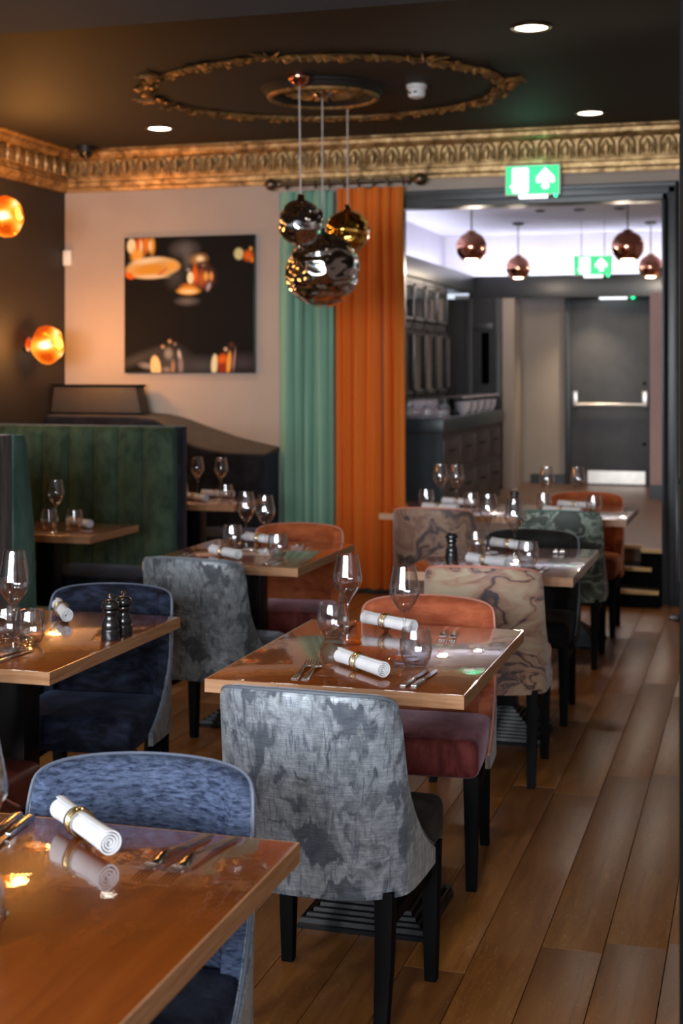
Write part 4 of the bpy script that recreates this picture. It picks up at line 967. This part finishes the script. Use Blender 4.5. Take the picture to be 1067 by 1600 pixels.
def setting(T, chair_name, wg=None, tu=None, nap=None, forks=None, knives=None, side=1, z=TZ, nk=0.45):
    """side +1: diner sits at the -v edge, facing +v; -1: sits at the +v edge."""
    cu, cv = T
    if wg: wine_glass(cu + wg[0], cv + wg[1], 'clear wine glass set for the ' + chair_name, z)
    if tu: tumbler(cu + tu[0], cv + tu[1], 'clear round tumbler set for the ' + chair_name, z)
    if nap: napkin((cu + nap[0][0], cv + nap[0][1]), (cu + nap[1][0], cv + nap[1][1]), 'white rolled napkin in brass wire ring for the ' + chair_name, z, nk)
    for (x, y, a) in forks or (): fork(cu + x, cv + y, R(a), 'steel fork of the pair laid for the ' + chair_name, z)
    for (x, y, a) in knives or (): knife(cu + x, cv + y, R(a), 'steel knife of the pair laid for the ' + chair_name, z)
F_A = [(-0.128, -0.31, 6), (-0.098, -0.31, 5)]; K_A = [(0.188, -0.315, -4), (0.214, -0.310, -3)]
F_B = [(0.122, 0.34, 187), (0.156, 0.335, 186)]; K_B = [(-0.195, 0.34, 182), (-0.222, 0.345, 183)]
setting(T3, SIL, (0.099, -0.078), (0.152, -0.161), ((-0.067, -0.185), (0.118, -0.357)), F_A, K_A)
setting(T3, TER, (-0.124, 0.112), (-0.192, 0.176), ((-0.150, 0.41), (0.03, 0.29)), F_B, K_B)
setting(T2, GRY, (0.085, -0.08), (0.165, -0.145), ((-0.155, -0.125), (0.035, -0.28)), [(-0.245, -0.26, 8), (-0.21, -0.26, 5)], [(0.165, -0.27, -4), (0.195, -0.265, -3)])
setting(T2, ORC, (-0.057, 0.059), (-0.145, 0.12), ((-0.16, 0.36), (0.01, 0.25)), [(0.11, 0.29, 187), (0.145, 0.285, 185)], None)
setting(T4, PAL, (0.042, -0.02), (0.125, -0.18), ((-0.125, -0.165), (0.052, -0.29)), [(-0.215, -0.29, 5), (-0.185, -0.29, 5)], [(0.18, -0.30, -3), (0.21, -0.30, -3)])
setting(T4, BLK, (-0.112, 0.20), (-0.155, 0.14), ((-0.13, 0.40), (0.06, 0.28)), [(0.17, 0.34, 186), (0.20, 0.335, 184)], None)
mill(T4[0] - 0.215, T4[1] - 0.10, 'black turned mill standing at the pale marbled chair table')
setting(T5, SWI, (0.045, -0.09), (0.13, -0.09), ((-0.125, -0.16), (0.065, -0.22)), [(-0.2, -0.2, 4), (-0.235, -0.2, 4)], None)
setting(T5, 'chairless side of the curtain table', (-0.06, -0.05), (-0.17, 0.06), ((-0.09, 0.21), (0.10, 0.14)), None, None)
setting(T6, GRN, (-0.125, -0.10), (-0.16, 0.01), ((-0.125, -0.14), (0.07, -0.20)), None, None)
setting(T6, ORS, (0.045, -0.05), (0.135, -0.06), ((-0.09, 0.21), (0.10, 0.14)), None, None)
mill(T6[0] - 0.325, T6[1] - 0.02, 'black turned mill between the two joined tables by the steps')
setting(TL, BUR, (0.10, -0.20), (0.112, -0.155 + 0.03), None, None, [(0.155, -0.30, -3), (0.12, -0.30, -3)])
setting(TL, NVY, (0.00, -0.02), (0.02, -0.10), ((-0.085, 0.42), (0.045, 0.235)), [(0.175, 0.31, 192), (0.205, 0.31, 190)], [(-0.20, 0.30, 183), (-0.235, 0.30, 184)])
mill(T2[0] * 0 + TL[0] + 0.305, TL[1] + 0.018, 'shiny black mill at the front of the mill pair')
mill(TL[0] + 0.312, TL[1] + 0.095, 'shiny black mill at the back of the mill pair')
setting(T1, BLU, (-0.008, 0.007), None, ((-0.115, 0.455), (0.085, 0.28)), [(0.165, 0.345, 169), (0.213, 0.345, 169)], [(-0.175, 0.345, 188), (-0.148, 0.34, 188)], nk=0.40)
tumbler(T1[0] + 0.043, T1[1] - 0.095, 'clear round tumbler standing alone on the streaky blue chair table')
setting(TB1, 'green velvet booth', (0.105, -0.13), (0.16, -0.04), ((0.03, 0.16), (0.22, 0.02)), None, None)
setting(TB1, 'taupe booth divider', None, (0.03, -0.06), ((-0.12, -0.08), (0.0, -0.21)), None, None)
setting(TB2, 'black velvet banquette', (-0.02, 0.07), (-0.10, 0.0), ((-0.03, 0.21), (0.17, 0.18)), None, None)
setting(TB2, 'booth seat facing the black banquette', (0.145, 0.06), (0.22, -0.05), ((-0.07, 0.0), (0.12, -0.13)), None, None)

# ------------------------------------------------------------------ small floor thing by the right jamb
fs_ = thing('floor_stand', 'low round black stand base on the floor by the right jamb', 'stand', (-0.47, 9.16, 0))
obj('base', MB().lathe([(0.0, 0.0), (0.10, 0.0), (0.10, 0.012), (0.085, 0.022), (0.03, 0.03), (0, 0.03)], 28).mesh('base', True), 'mill_black', fs_)
obj('post', MB().tube([(0, 0, 0.03), (0, 0, 0.85)], 0.012, 10).mesh('post', True), 'mill_black', fs_)
obj('post_top', MB().lathe([(0.0, 0.85), (0.03, 0.85), (0.034, 0.87), (0.02, 0.89), (0, 0.892)], 18).mesh('post_top', True), 'mill_black', fs_)
